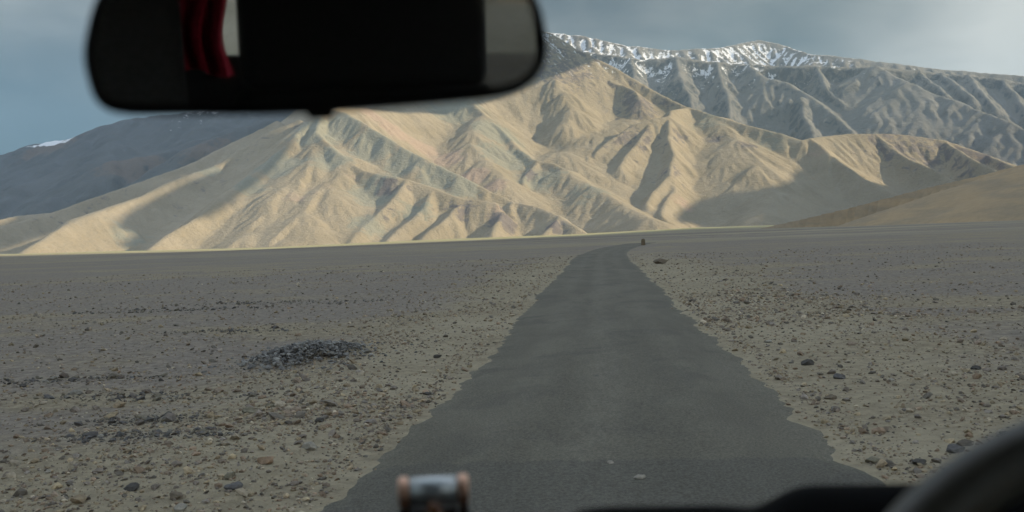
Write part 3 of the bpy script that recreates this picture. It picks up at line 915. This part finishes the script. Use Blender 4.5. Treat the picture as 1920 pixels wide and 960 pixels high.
def cloud(polys, cell, lab, seed, holes=()):
    allp = [q for p_ in polys for q in p_]
    x0, x1 = min(q[0] for q in allp) - 300, max(q[0] for q in allp) + 300
    y0, y1 = min(q[1] for q in allp) - 300, max(q[1] for q in allp) + 300
    xs = np.arange(x0, x1, cell); ys = np.arange(y0, y1, cell)
    X, Y = np.meshgrid(xs, ys)
    wa = 6 if cell < 20 else (14 if cell < 60 else 55)
    WX = X + wa * fbm(X / 260, Y / 260, 3, seed); WY = Y + wa * fbm(X / 260, Y / 260, 3, seed + 9)
    M = np.zeros(X.shape, bool)
    for p_ in polys: M |= inside(WX, WY, p_)
    for p_ in holes: M &= ~inside(WX, WY, p_)
    f_ = M.astype(float); e = f_.copy()
    for _ in range(10):
        e[1:-1, 1:-1] = (e[1:-1, 1:-1] + e[:-2, 1:-1] + e[2:, 1:-1] + e[1:-1, :-2] + e[1:-1, 2:]) / 5
        e *= f_
    th = (0.12 if cell < 60 else 1.0) * e * (120 + 90 * np.clip(0.5 + fbm(X / 700, Y / 700, 4, seed + 3), 0, 1.5))
    ny, nx = X.shape
    idx = np.arange(nx * ny).reshape(ny, nx)
    k = M[:-1, :-1] & M[1:, :-1] & M[:-1, 1:] & M[1:, 1:]
    q0 = np.stack([idx[:-1, :-1][k], idx[:-1, 1:][k], idx[1:, 1:][k], idx[1:, :-1][k]], 1)
    top = np.stack([X.ravel(), Y.ravel(), (ZC + th * 1.4).ravel()], 1)
    bot = np.stack([X.ravel(), Y.ravel(), (ZC - th * 0.5 - 3).ravel()], 1)
    n_ = nx * ny
    # closing skirt
    ed = np.sort(np.concatenate([q0[:, [0, 1]], q0[:, [1, 2]], q0[:, [2, 3]], q0[:, [3, 0]]]), 1)
    uq, ct = np.unique(ed, axis=0, return_counts=True); be = uq[ct == 1]
    sk = np.stack([be[:, 0], be[:, 1], be[:, 1] + n_, be[:, 0] + n_], 1)
    F_ = np.vstack([q0, q0[:, ::-1] + n_, sk])
    V_ = np.vstack([top, bot])
    used = np.unique(F_); rm = np.zeros(2 * n_, np.int64); rm[used] = np.arange(len(used))
    o = np_mesh('cloud', V_[used], rm[F_], mc)  # out of view, cut to the outline of the shadow it throws
    tag(o, lab, None, kind='structure')


edge_ = []
for px in range(-600, 1500, 150):
    edge_.append(cloudpt(px, 0, 1.25) if False else groundpt(*at_dist(px, 480, 1250 if px < 900 else 1250 + (px - 900) * 1.6)[:2], z=-4))
lead = groundpt(*at_dist(-1500, 480, 1300)[:2])
main = [groundpt(-9000, -1300), groundpt(-9000, 1300), lead] + edge_ + [
    cloudpt(1500, 421, 2.6), groundpt(2600, 2600, 0), groundpt(4500, 2500), groundpt(4500, -1300)]
band = [cp(1268, 416, 3.0), cp(1285, 396), cp(1310, 378), cp(1345, 364), cp(1400, 360), cp(1450, 354), cp(1485, 344),
        cp(1500, 318), cp(1530, 305), cp(1575, 316), cp(1620, 333), cp(1700, 337),
        cp(1800, 334), cloudpt(1900, 328, 3.95), cloudpt(2100, 322, 4.0), groundpt(5000, 3400, 200), groundpt(5000, 2500),
        cloudpt(1900, 400, 2.6), cloudpt(1700, 414, 2.75), cloudpt(1520, 420, 2.85), cp(1400, 418, 2.9), cp(1330, 417, 2.9)]
cloud([main], 110.0, 'broad unseen cloud deck, shaped to shade the plain', 500)
cloud([band], 15.0, 'small unseen cloud added beside the broad deck to shade the right slopes', 520)
valley = [cp(404, 322), cp(370, 334), cp(335, 350), cp(295, 370), cp(255, 392), cp(232, 410), cp(215, 428), cp(240, 433), cp(262, 438), cp(245, 450), cp(212, 464, 2.7), cp(262, 466, 2.7), cp(290, 450), cp(340, 412), cp(385, 380),
          cp(425, 348), cp(465, 318), cp(490, 296), cp(535, 262), cp(560, 235), cp(500, 255), cp(440, 290)]  # added outline, widens the shade beside the left shoulder ridge
west = [cp(20, 474, 2.8), cloudpt(60, 456, 2.9), cloudpt(85, 440, 2.97), cloudpt(135, 411, 3.12), cloudpt(200, 388, 3.24), cloudpt(270, 364, 3.38), cloudpt(340, 334, 3.52), cloudpt(405, 308, 3.64), cloudpt(425, 296, 3.68), cp(430, 300), cp(500, 252), cp(560, 226), groundpt(-700, 4300, 500),
        groundpt(-500, 7000, 900), groundpt(-5500, 7000, 300), groundpt(-5500, 2500, 50), cloudpt(-300, 487, 2.6)]
gap_ = [cp(-60, 432), cp(-60, 418), cp(5, 406), cp(40, 402), cp(25, 412), cp(0, 422)]
cloud([valley, west], 14.0, 'ragged unseen cloud shaped to shade the left ranges', 540, [gap_])

# ------------------------------------------------------------------ haze
bm = bmesh.new(); bmesh.ops.create_cube(bm, size=1.0)
zlo = float(gz.min()) - 60
for v in bm.verts:
    v.co.x *= 23600; v.co.y *= 23600
    v.co.z = zlo if v.co.z < 0 else 1720.0
me = bpy.data.meshes.new('haze'); bm.to_mesh(me); bm.free()
mv = bpy.data.materials.new('haze_air'); mv.use_nodes = True; t = NT(mv.node_tree)
pv = t.n('ShaderNodeVolumePrincipled'); pv.inputs['Color'].default_value = (0.52, 0.76, 1.0, 1); pv.inputs['Density'].default_value = 4.2e-5
om = t.n('ShaderNodeOutputMaterial'); t.put(om.inputs['Volume'], pv.outputs[0])
me.materials.append(mv)
hz_ = bpy.data.objects.new('haze', me); C.objects.link(hz_)
tag(hz_, 'thin blue haze in the air', None, kind='stuff')

# ------------------------------------------------------------------ the car we sit in
XC = -0.18


def simple_mat(name, colr, rough=0.6, spec=0.4, metal=0.0, nz=40.0, var=0.25, bump=0.15, dist=0.001):
    m, t, b = material(name, rough, spec)
    pos = t.n('ShaderNodeTexCoord').outputs['Object']
    n = t.noise(pos, nz, 4, 0.6)
    t.put(b.inputs['Base Color'], t.mix(t.ramp(n, 0.3, 0.7), tuple(c * (1 - var) for c in colr), colr))
    b.inputs['Metallic'].default_value = metal
    if bump:
        bp = t.n('ShaderNodeBump', i_Strength=bump, i_Distance=dist); t.put(bp.inputs['Height'], n); t.put(b.inputs['Normal'], bp.outputs[0])
    return m


M_dash = simple_mat('dash_plastic', (0.0035, 0.0035, 0.0035), 0.85, 0.05, nz=300)
M_black = simple_mat('black_plastic', (0.008, 0.008, 0.008), 0.55, 0.3, nz=200)
M_rim = simple_mat('wheel_leather', (0.08, 0.072, 0.052), 0.42, 0.5, nz=250)
M_seat = simple_mat('seat_cloth', (0.022, 0.022, 0.022), 0.85, 0.3, nz=150)
M_lining = simple_mat('roof_lining', (0.03, 0.03, 0.03), 0.95, 0.1, nz=80)
M_paint = simple_mat('white_paint', (0.55, 0.55, 0.53), 0.35, 0.5, nz=3, var=0.05, bump=0)
M_trim = simple_mat('door_trim', (0.02, 0.02, 0.02), 0.8, 0.2, nz=90)
M_tyre = simple_mat('tyre_rubber', (0.02, 0.02, 0.02), 0.9, 0.2)
M_steel = simple_mat('steel_rim', (0.4, 0.4, 0.4), 0.4, 0.5, metal=0.8)
M_cloth = simple_mat('maroon_cloth', (0.55, 0.022, 0.055), 0.9, 0.2, nz=60, var=0.3, bump=0.3)
M_copper = simple_mat('copper', (0.80, 0.47, 0.32), 0.35, 0.5, metal=0.55, var=0.1)
M_silver = simple_mat('silver_glass', (0.55, 0.57, 0.57), 0.22, 0.6, metal=0.5, var=0.05, bump=0)
M_wood = simple_mat('dark_wood', (0.035, 0.018, 0.010), 0.6, 0.3, nz=30)
mm, t, b = material('mirror_silver', 0.02, 0.5)
b.inputs['Metallic'].default_value = 1.0; b.inputs['Base Color'].default_value = (0.90, 0.91, 0.89, 1)
n_ = t.noise(t.n('ShaderNodeTexCoord').outputs['Object'], 25, 3, 0.5); t.put(b.inputs['Roughness'], t.ramp(n_, 0.3, 0.8, 0.015, 0.05))
M_mirror = mm


def thin_glass(name, tint=(0.93, 0.96, 0.94), fac=0.9, rough=0.02):
    m = bpy.data.materials.new(name); m.use_nodes = True; t = NT(m.node_tree)
    tr = t.n('ShaderNodeBsdfTransparent'); tr.inputs[0].default_value = (*tint, 1)
    gl = t.n('ShaderNodeBsdfGlossy', i_Roughness=rough)
    fr = t.n('ShaderNodeFresnel', i_IOR=1.5)
    mx = t.n('ShaderNodeMixShader'); t.put(mx.inputs[0], t.math('MULTIPLY', fr.outputs[0], fac))
    t.put(mx.inputs[1], tr.outputs[0]); t.put(mx.inputs[2], gl.outputs[0])
    o = t.n('ShaderNodeOutputMaterial'); t.put(o.inputs[0], mx.outputs[0])
    return m


M_glass = thin_glass('window_glass', (0.97, 0.985, 0.975), fac=0.8)
M_glass2 = thin_glass('bottle_glass', (0.80, 0.84, 0.84), 1.3, 0.05)
M_liquid = simple_mat('amber_liquid', (0.16, 0.055, 0.012), 0.25, 0.5, var=0.3, bump=0)


def empty(name, loc=(0, 0, 0)):
    o = bpy.data.objects.new(name, None); C.objects.link(o); o.location = loc
    o.empty_display_size = 0.1
    return o


def bm_obj(name, bm, mat, parent=None, bevel=0.0, seg=2, smooth=True, sub=0):
    bmesh.ops.recalc_face_normals(bm, faces=bm.faces[:])
    me = bpy.data.meshes.new(name); bm.to_mesh(me); bm.free()
    for p_ in me.polygons: p_.use_smooth = smooth
    me.materials.append(mat)
    o = bpy.data.objects.new(name, me); C.objects.link(o); o.parent = parent
    if bevel:
        md = o.modifiers.new('bevel', 'BEVEL'); md.width = bevel; md.segments = seg; md.limit_method = 'ANGLE'
    if sub:
        md = o.modifiers.new('sub', 'SUBSURF'); md.levels = sub; md.render_levels = sub
    return o


def prism(bm, poly, axis, a0, a1):
    """extrude a 2-D outline along an axis; poly gives the two other coordinates in order"""
    def mk(u, v, w):
        return {'x': (w, u, v), 'y': (u, w, v), 'z': (u, v, w)}[axis]
    A_ = [bm.verts.new(mk(u, v, a0)) for u, v in poly]; B_ = [bm.verts.new(mk(u, v, a1)) for u, v in poly]
    n = len(poly)
    bm.faces.new(A_); bm.faces.new(B_[::-1])
    for i in range(n): bm.faces.new((A_[i], A_[(i + 1) % n], B_[(i + 1) % n], B_[i]))


def box(bm, x0, x1, y0, y1, z0, z1):
    prism(bm, [(x0, y0), (x1, y0), (x1, y1), (x0, y1)], 'z', z0, z1)


def hexa(bm, pts):
    v = [bm.verts.new(p_) for p_ in pts]
    for f_ in ((0, 1, 2, 3), (7, 6, 5, 4), (0, 4, 5, 1), (1, 5, 6, 2), (2, 6, 7, 3), (3, 7, 4, 0)):
        bm.faces.new([v[i] for i in f_])


def bar(bm, a, b_, w, d_):
    a, b_ = Vector(a), Vector(b_)
    ax_ = (b_ - a).normalized(); s_ = ax_.cross(Vector((0, 1, 0.01))).normalized() * w / 2; u_ = ax_.cross(s_).normalized() * d_ / 2
    hexa(bm, [a - s_ - u_, a + s_ - u_, a + s_ + u_, a - s_ + u_, b_ - s_ - u_, b_ + s_ - u_, b_ + s_ + u_, b_ - s_ + u_])


car = empty('car', (0, 0, 0))
tag(car, 'dark car cabin around the viewer, with dashboard, steering wheel and hanging mirror', 'car')
HW = 0.88
# lower body shell: floor, sides, rear wall, nose
bm = bmesh.new()
box(bm, XC - HW, XC + HW, -2.35, 1.45, 0.42, 0.50)
for s_ in (-1, 1):
    xo = XC + s_ * HW
    box(bm, min(xo, xo - s_ * 0.07), max(xo, xo - s_ * 0.07), -2.35, 1.45, 0.503, 1.40)
box(bm, XC - HW + 0.072, XC + HW - 0.072, -2.35, -2.28, 0.503, 1.52)
box(bm, XC - HW + 0.072, XC + HW - 0.072, 1.38, 1.45, 0.503, 1.20)
bm_obj('body', bm, M_paint, car, 0.02)
bm = bmesh.new()
prism(bm, [(1.452, 0.55), (1.452, 1.22), (1.85, 1.14), (2.10, 1.02), (2.16, 0.75), (2.12, 0.5)], 'x', XC - HW + 0.02, XC + HW - 0.02)
bm_obj('bonnet', bm, M_paint, car, 0.05, 3)
bm = bmesh.new()
prism(bm, [(0.58, 2.12), (0.30, 2.19), (-2.2, 2.20), (-2.38, 2.12), (-2.38, 2.08), (-2.2, 2.145), (0.30, 2.14), (0.60, 2.075)], 'x', XC - HW + 0.03, XC + HW - 0.03)
roof = bm_obj('roof', bm, M_lining, car, 0.01)
PIL = [((1.36, 1.40), (0.58, 2.11), 0.07), ((0.02, 1.402), (-0.05, 2.11), 0.08), ((-0.80, 1.402), (-0.84, 2.11), 0.08), ((-2.24, 1.402), (-2.24, 2.11), 0.16)]
for s_ in (-1, 1):
    for (y0, z0), (y1, z1), w in PIL:
        bm = bmesh.new(); bar(bm, (XC + s_ * (HW - 0.035), y0, z0), (XC + s_ * (HW - 0.06), y1, z1), 0.06, w)
        bm_obj('pillar', bm, M_trim, car, 0.01)
    for y0, y1 in ((0.06, 1.25), (-0.76, -0.03), (-2.14, -0.86)):
        bm = bmesh.new()
        xg = XC + s_ * (HW - 0.035)
        top1 = 2.09 if y1 < 1 else 1.50
        yt = y1 if y1 < 1 else 0.60
        hexa(bm, [(xg - .002, y0, 1.403), (xg + .002, y0, 1.403), (xg + .002, y1, 1.403), (xg - .002, y1, 1.403),
                  (xg - .002, y0, 2.07), (xg + .002, y0, 2.07), (xg + .002, yt, 2.07), (xg - .002, yt, 2.07)])
        bm_obj('side_window', bm, M_glass, car, smooth=False)
# windscreen, slightly bowed
nx_, ny_ = 24, 12
wv, wf = [], []
for j in range(ny_ + 1):
    for i in range(nx_ + 1):
        u = i / nx_ * 2 - 1; w_ = j / ny_
        wv.append((XC + u * (HW - 0.07), 1.37 - 0.77 * w_ - 0.07 * u * u, 1.30 + 0.79 * w_))
for j in range(ny_):
    for i in range(nx_):
        a_ = j * (nx_ + 1) + i
        wf.append((a_, a_ + 1, a_ + nx_ + 2, a_ + nx_ + 1))
np_mesh('windscreen', wv, wf, M_glass, car)
# rear window
bm = bmesh.new(); box(bm, XC - HW + 0.16, XC + HW - 0.16, -2.32, -2.316, 1.523, 2.07)
bm_obj('rear_window', bm, M_glass, car, smooth=False)

# dashboard: profile along y, height varies across x with the instrument hood on the right
ys_ = np.array([0.52, 0.54, 0.60, 0.68, 0.74, 0.80, 0.92, 1.05, 1.20, 1.37])
zs_ = np.array([1.10, 1.36, 1.47, 1.520, 1.522, 1.505, 1.465, 1.42, 1.36, 1.30])
xs_ = np.linspace(XC - HW + 0.075, XC + HW - 0.075, 70)
dv = []
for y_, z_ in zip(ys_, zs_):
    for x_ in xs_:
        yy = (y_ - 0.72) / 0.10
        hood = 0.092 * float(sstep(0.055, 0.135, np.array(x_)) * (1 - sstep(0.46, 0.56, np.array(x_)))) * math.exp(-yy ** 4)
        hood2 = 0.0805 * float(sstep(-0.10, -0.02, np.array(x_)) * (1 - sstep(0.10, 0.16, np.array(x_)))) * math.exp(-((y_ - 0.70) / 0.10) ** 4)
        dv.append((x_, y_, z_ + max(hood, hood2)))
n_x = len(xs_)
df_ = [(j * n_x + i, j * n_x + i + 1, (j + 1) * n_x + i + 1, (j + 1) * n_x + i) for j in range(len(ys_) - 1) for i in range(n_x - 1)]
dash = np_mesh('dashboard', dv, df_, M_dash, car)
md = dash.modifiers.new('sub', 'SUBSURF'); md.levels = 2; md.render_levels = 2

# steering wheel
sw = empty('steering_wheel'); sw.parent = car
sw.location = (0.272, 0.385, 1.542); sw.rotation_euler = (R(90 - 36), 0, 0)
tag(sw, None)


def torus(bm, Rr_, r_, n=72, k=14, z=0.0):
    vs = [[bm.verts.new(((Rr_ + r_ * math.cos(q2)) * math.cos(q1), (Rr_ + r_ * math.cos(q2)) * math.sin(q1), z + r_ * math.sin(q2)))
           for q2 in [2 * math.pi * j / k for j in range(k)]] for q1 in [2 * math.pi * i / n for i in range(n)]]
    for i in range(n):
        for j in range(k):
            bm.faces.new((vs[i][j], vs[(i + 1) % n][j], vs[(i + 1) % n][(j + 1) % k], vs[i][(j + 1) % k]))


bm = bmesh.new(); torus(bm, 0.19, 0.0155); bm_obj('rim', bm, M_rim, sw)
bm = bmesh.new(); bmesh.ops.create_cone(bm, cap_ends=True, segments=40, radius1=0.075, radius2=0.06, depth=0.05)
bm_obj('hub', bm, M_black, sw, 0.008)
for an in (0, 180, 250, 290):
    bm = bmesh.new(); c_, s_ = math.cos(R(an)), math.sin(R(an))
    bar(bm, (0.06 * c_, 0.06 * s_, 0.0), (0.182 * c_, 0.182 * s_, 0.0), 0.03, 0.014)
    bm_obj('spoke', bm, M_black, sw, 0.004)
bm = bmesh.new(); bmesh.ops.create_cone(bm, cap_ends=True, segments=24, radius1=0.035, radius2=0.035, depth=0.30, matrix=Matrix.Translation((0, 0, -0.18)))
bm_obj('column', bm, M_black, sw)

# rear-view mirror: outline set out in the mirror's own plane
MC = at_dist(592, 88, 0.545)
NM = Vector((math.sin(R(14)), -math.cos(R(14)), -0.092)).normalized()
UM = Vector((0, 0, 1)).cross(NM).normalized()       # to the right as seen from the seats
VM = NM.cross(UM).normalized()


def mirror_uv(px, py):
    d_ = pixdir(px, py); t_ = (MC - CAM).dot(NM) / d_.dot(NM)
    q_ = CAM + d_ * t_ - MC
    return q_.dot(UM), q_.dot(VM)


CORN = [(172, 150), (186, 190), (222, 206), (300, 206), (560, 205), (700, 194), (840, 183), (945, 172), (985, 157), (1012, 128), (1021, 95), (1016, 50), (1004, 5), (985, -25), (940, -40), (800, -46),
        (600, -48), (400, -44), (250, -36), (205, -22), (184, 5), (170, 60), (163, 105)]
OUT = [mirror_uv(*c_) for c_ in CORN]


def smooth_loop(P_, it=3):
    for _ in range(it):
        Q_ = []
        for i in range(len(P_)):
            a_, b_ = P_[i], P_[(i + 1) % len(P_)]
            Q_.append((a_[0] * .75 + b_[0] * .25, a_[1] * .75 + b_[1] * .25)); Q_.append((a_[0] * .25 + b_[0] * .75, a_[1] * .25 + b_[1] * .75))
        P_ = Q_
    return P_


OUT = smooth_loop(OUT, 2)
gc = (sum(p_[0] for p_ in OUT) / len(OUT), sum(p_[1] for p_ in OUT) / len(OUT))


def inset(P_, d_):
    R_ = []
    n = len(P_)
    for i in range(n):
        a_, b_ = P_[i - 1], P_[(i + 1) % n]
        tx, ty = b_[0] - a_[0], b_[1] - a_[1]; l_ = math.hypot(tx, ty) + 1e-9
        nx0, ny0 = -ty / l_, tx / l_
        if nx0 * (gc[0] - P_[i][0]) + ny0 * (gc[1] - P_[i][1]) < 0: nx0, ny0 = -nx0, -ny0
        R_.append((P_[i][0] + nx0 * d_, P_[i][1] + ny0 * d_))
    return R_


def M3(uv, w):
    q_ = UM * uv[0] + VM * uv[1] + NM * w
    return q_


OUT = inset(OUT, -0.0027)
mir = empty('rear_view_mirror'); mir.parent = car; mir.location = MC
rings = [(inset(OUT, 0.0062), -0.0015), (inset(OUT, 0.0055), 0.001), (inset(OUT, 0.0030), 0.0025), (inset(OUT, 0.0008), 0.001), (OUT, -0.003), (OUT, -0.010), (inset(OUT, 0.004), -0.018), (inset(OUT, 0.014), -0.026), (inset(OUT, 0.026), -0.030)]
bm = bmesh.new(); rv = [[bm.verts.new(M3(p_, w)) for p_ in ring] for ring, w in rings]
n = len(OUT)
for k in range(len(rings) - 1):
    for i in range(n): bm.faces.new((rv[k][i], rv[k][(i + 1) % n], rv[k + 1][(i + 1) % n], rv[k + 1][i]))
bm.faces.new(rv[-1]); bm.faces.new(rv[0][::-1])
bm_obj('mirror_housing', bm, M_black, mir)
bm = bmesh.new(); gv = [bm.verts.new(M3(p_, 0.0)) for p_ in inset(OUT, 0.0058)]; gv2 = [bm.verts.new(M3(p_, -0.0013)) for p_ in inset(OUT, 0.0058)]
bm.faces.new(gv); bm.faces.new(gv2[::-1])
for i in range(n): bm.faces.new((gv[i], gv2[i], gv2[(i + 1) % n], gv[(i + 1) % n]))
bm_obj('mirror_glass', bm, M_mirror, mir, smooth=False)
lu, lv = mirror_uv(599, 198)
bm = bmesh.new()
hexa(bm, [M3((lu - 0.0085, lv + 0.006), -0.012), M3((lu + 0.0085, lv + 0.006), -0.012), M3((lu + 0.0085, lv + 0.006), -0.006), M3((lu - 0.0085, lv + 0.006), -0.006),
          M3((lu - 0.0070, lv - 0.0072), -0.011), M3((lu + 0.0070, lv - 0.0072), -0.011), M3((lu + 0.0070, lv - 0.0072), -0.006), M3((lu - 0.0070, lv - 0.0072), -0.006)])
bm_obj('dimming_lever', bm, M_black, mir, 0.0015)
bm = bmesh.new()
a_ = M3((0.0, 0.005), -0.028); b_ = Vector((0, 0.06, 0.17))
bar(bm, a_, b_, 0.02, 0.016)
bm_obj('mount', bm, M_black, mir, 0.004)

# seats (seen only in the mirror)
def seat(x0, x1, y, z0, z1, top=1.0, name='seat', head=True, hw=0.36, M_seat=M_seat):
    s_ = empty(name); s_.parent = car; s_.location = ((x0 + x1) / 2, y, 0.5)
    w = x1 - x0
    bm = bmesh.new(); box(bm, -w / 2, w / 2, 0.0, 0.5, 0.18, z0 - 0.5); bm_obj('cushion', bm, M_seat, s_, 0.05, 4)
    bm = bmesh.new()
    prism(bm, [(-0.05, 0.35), (0.06, 0.38), (-0.02, z1 - 0.52), (-0.07, z1 - 0.5), (-0.13, z1 - 0.53)], 'x', -w / 2, w / 2); bm_obj('backrest', bm, M_seat, s_, 0.035, 4)
    if head:
        bm = bmesh.new()
        prism(bm, [(-0.15, z1 - 0.515), (-0.03, z1 - 0.515), (-0.035, z1 - 0.30), (-0.07, z1 - 0.26), (-0.13, z1 - 0.27)], 'x', -w * hw, w * hw); bm_obj('headrest', bm, M_seat, s_, 0.055, 6)
    return s_


seat(-0.70, -0.124, -0.48, 1.12, 2.01, M_seat=simple_mat('lit_seat_cloth', (0.09, 0.09, 0.09), 0.8, 0.3, nz=120))  # seat cloth copy, paler in colour for the light this seat catches
seat(-0.058, 0.365, -0.42, 1.12, 1.86, hw=0.46)
seat(XC - 0.75, XC + 0.75, -1.75, 1.12, 1.905, name='rear_seat', head=False)

# maroon cloth over the rear seat
cl = []
nu, nv = 40, 30
for j in range(nv):
    for i in range(nu):
        u = i / (nu - 1); w_ = j / (nv - 1)
        x_ = -0.145 + 0.20 * u + 0.01 * math.sin(w_ * 7)
        y_ = -1.35 + 0.02 * math.sin(u * 28 + w_ * 2) * (0.4 + w_)
        cl.append((x_ - 0.02 * (1 - w_) * (u - 0.5), y_, 2.12 - 0.26 * w_ - 0.01 * math.sin(u * 9)))
cf = [(j * nu + i, j * nu + i + 1, (j + 1) * nu + i + 1, (j + 1) * nu + i) for j in range(nv - 1) for i in range(nu - 1)]
o = np_mesh('maroon_cloth', cl, cf, M_cloth)
md = o.modifiers.new('thick', 'SOLIDIFY'); md.thickness = 0.006
tag(o, 'maroon cloth hanging in the back of the car, seen in the mirror', 'cloth')

# perfume bottle on the dashboard
ob = at_dist(813, 918, 0.80)
bot = empty('perfume_bottle', (ob.x, ob.y, 1.512))
bot.rotation_euler = (0, 0, R(9))
tag(bot, 'small glass bottle with copper end caps standing on the dashboard', 'perfume bottle')
hb = ob.z - 1.512           # height of the barrel axis above the dash
hb = hb - 0.004
MY = Matrix.Rotation(R(90), 4, 'Y')


def cyl(bm, r_, l_, x_, z_, seg=36):
    bmesh.ops.create_cone(bm, cap_ends=True, segments=seg, radius1=r_, radius2=r_, depth=l_, matrix=Matrix.Translation((x_, 0, z_)) @ MY)


hb = hb + 0.003
bm = bmesh.new(); cyl(bm, 0.0120, 0.0385, 0, hb); bm_obj('glass_barrel', bm, M_silver, bot)
bm = bmesh.new()
for s_ in (-1, 1):
    bm2 = bmesh.new(); cyl(bm2, 0.0128, 0.009, s_ * 0.0240, hb); bm_obj('end_cap', bm2, M_copper, bot, 0.003, 3)
    bm2 = bmesh.new(); box(bm2, s_ * 0.0240 - 0.0042, s_ * 0.0240 + 0.0042, -0.015, 0.015, 0.008, hb - 0.0115); bm_obj('post', bm2, M_wood, bot, 0.001)
K = 20
bmesh.ops.create_cone(bm, cap_ends=True, segments=40, radius1=0.0185, radius2=0.004, depth=0.034, matrix=Matrix.Translation((0, -0.0175, hb - 0.0215)))
bm_obj('amber_flask', bm, M_liquid, bot, 0.003, 3)
bm = bmesh.new(); box(bm, -0.019, 0.019, -0.010, 0.012, 0.009, hb - 0.014); bm_obj('back_panel', bm, M_wood, bot, 0.001)
bm = bmesh.new(); box(bm, -0.033, 0.033, -0.040, 0.024, 0.0, 0.009); bm_obj('base', bm, M_wood, bot, 0.002)

# the slope across the valley behind the car (met only in the mirror)
def wridge(*pts, s=0.3):
    return dict(p=[tuple(map(float, q_)) for q_ in pts], s=s, s2=s, jit=5, soft=60)


xs = np.arange(-3600, 4200, 30.0); ys = np.arange(-4200, -300, 30.0)
X, Y, H = dist_field(xs, ys, [wridge((-3000, -2600, 330), (-1200, -2300, 420), (400, -2200, 330), (1400, -2100, 240), (2600, -1700, 150))], 700, warp=60, flute=20, lam=160, soft=30, noise=(25, 400))
o = heightfield_object('hillside', X, Y, foot(X, Y, H, 8.0), mf, {'zone': np.zeros(X.shape + (4,))})
tag(o, 'tan slope across the valley, glimpsed only in the mirror', None, kind='structure')
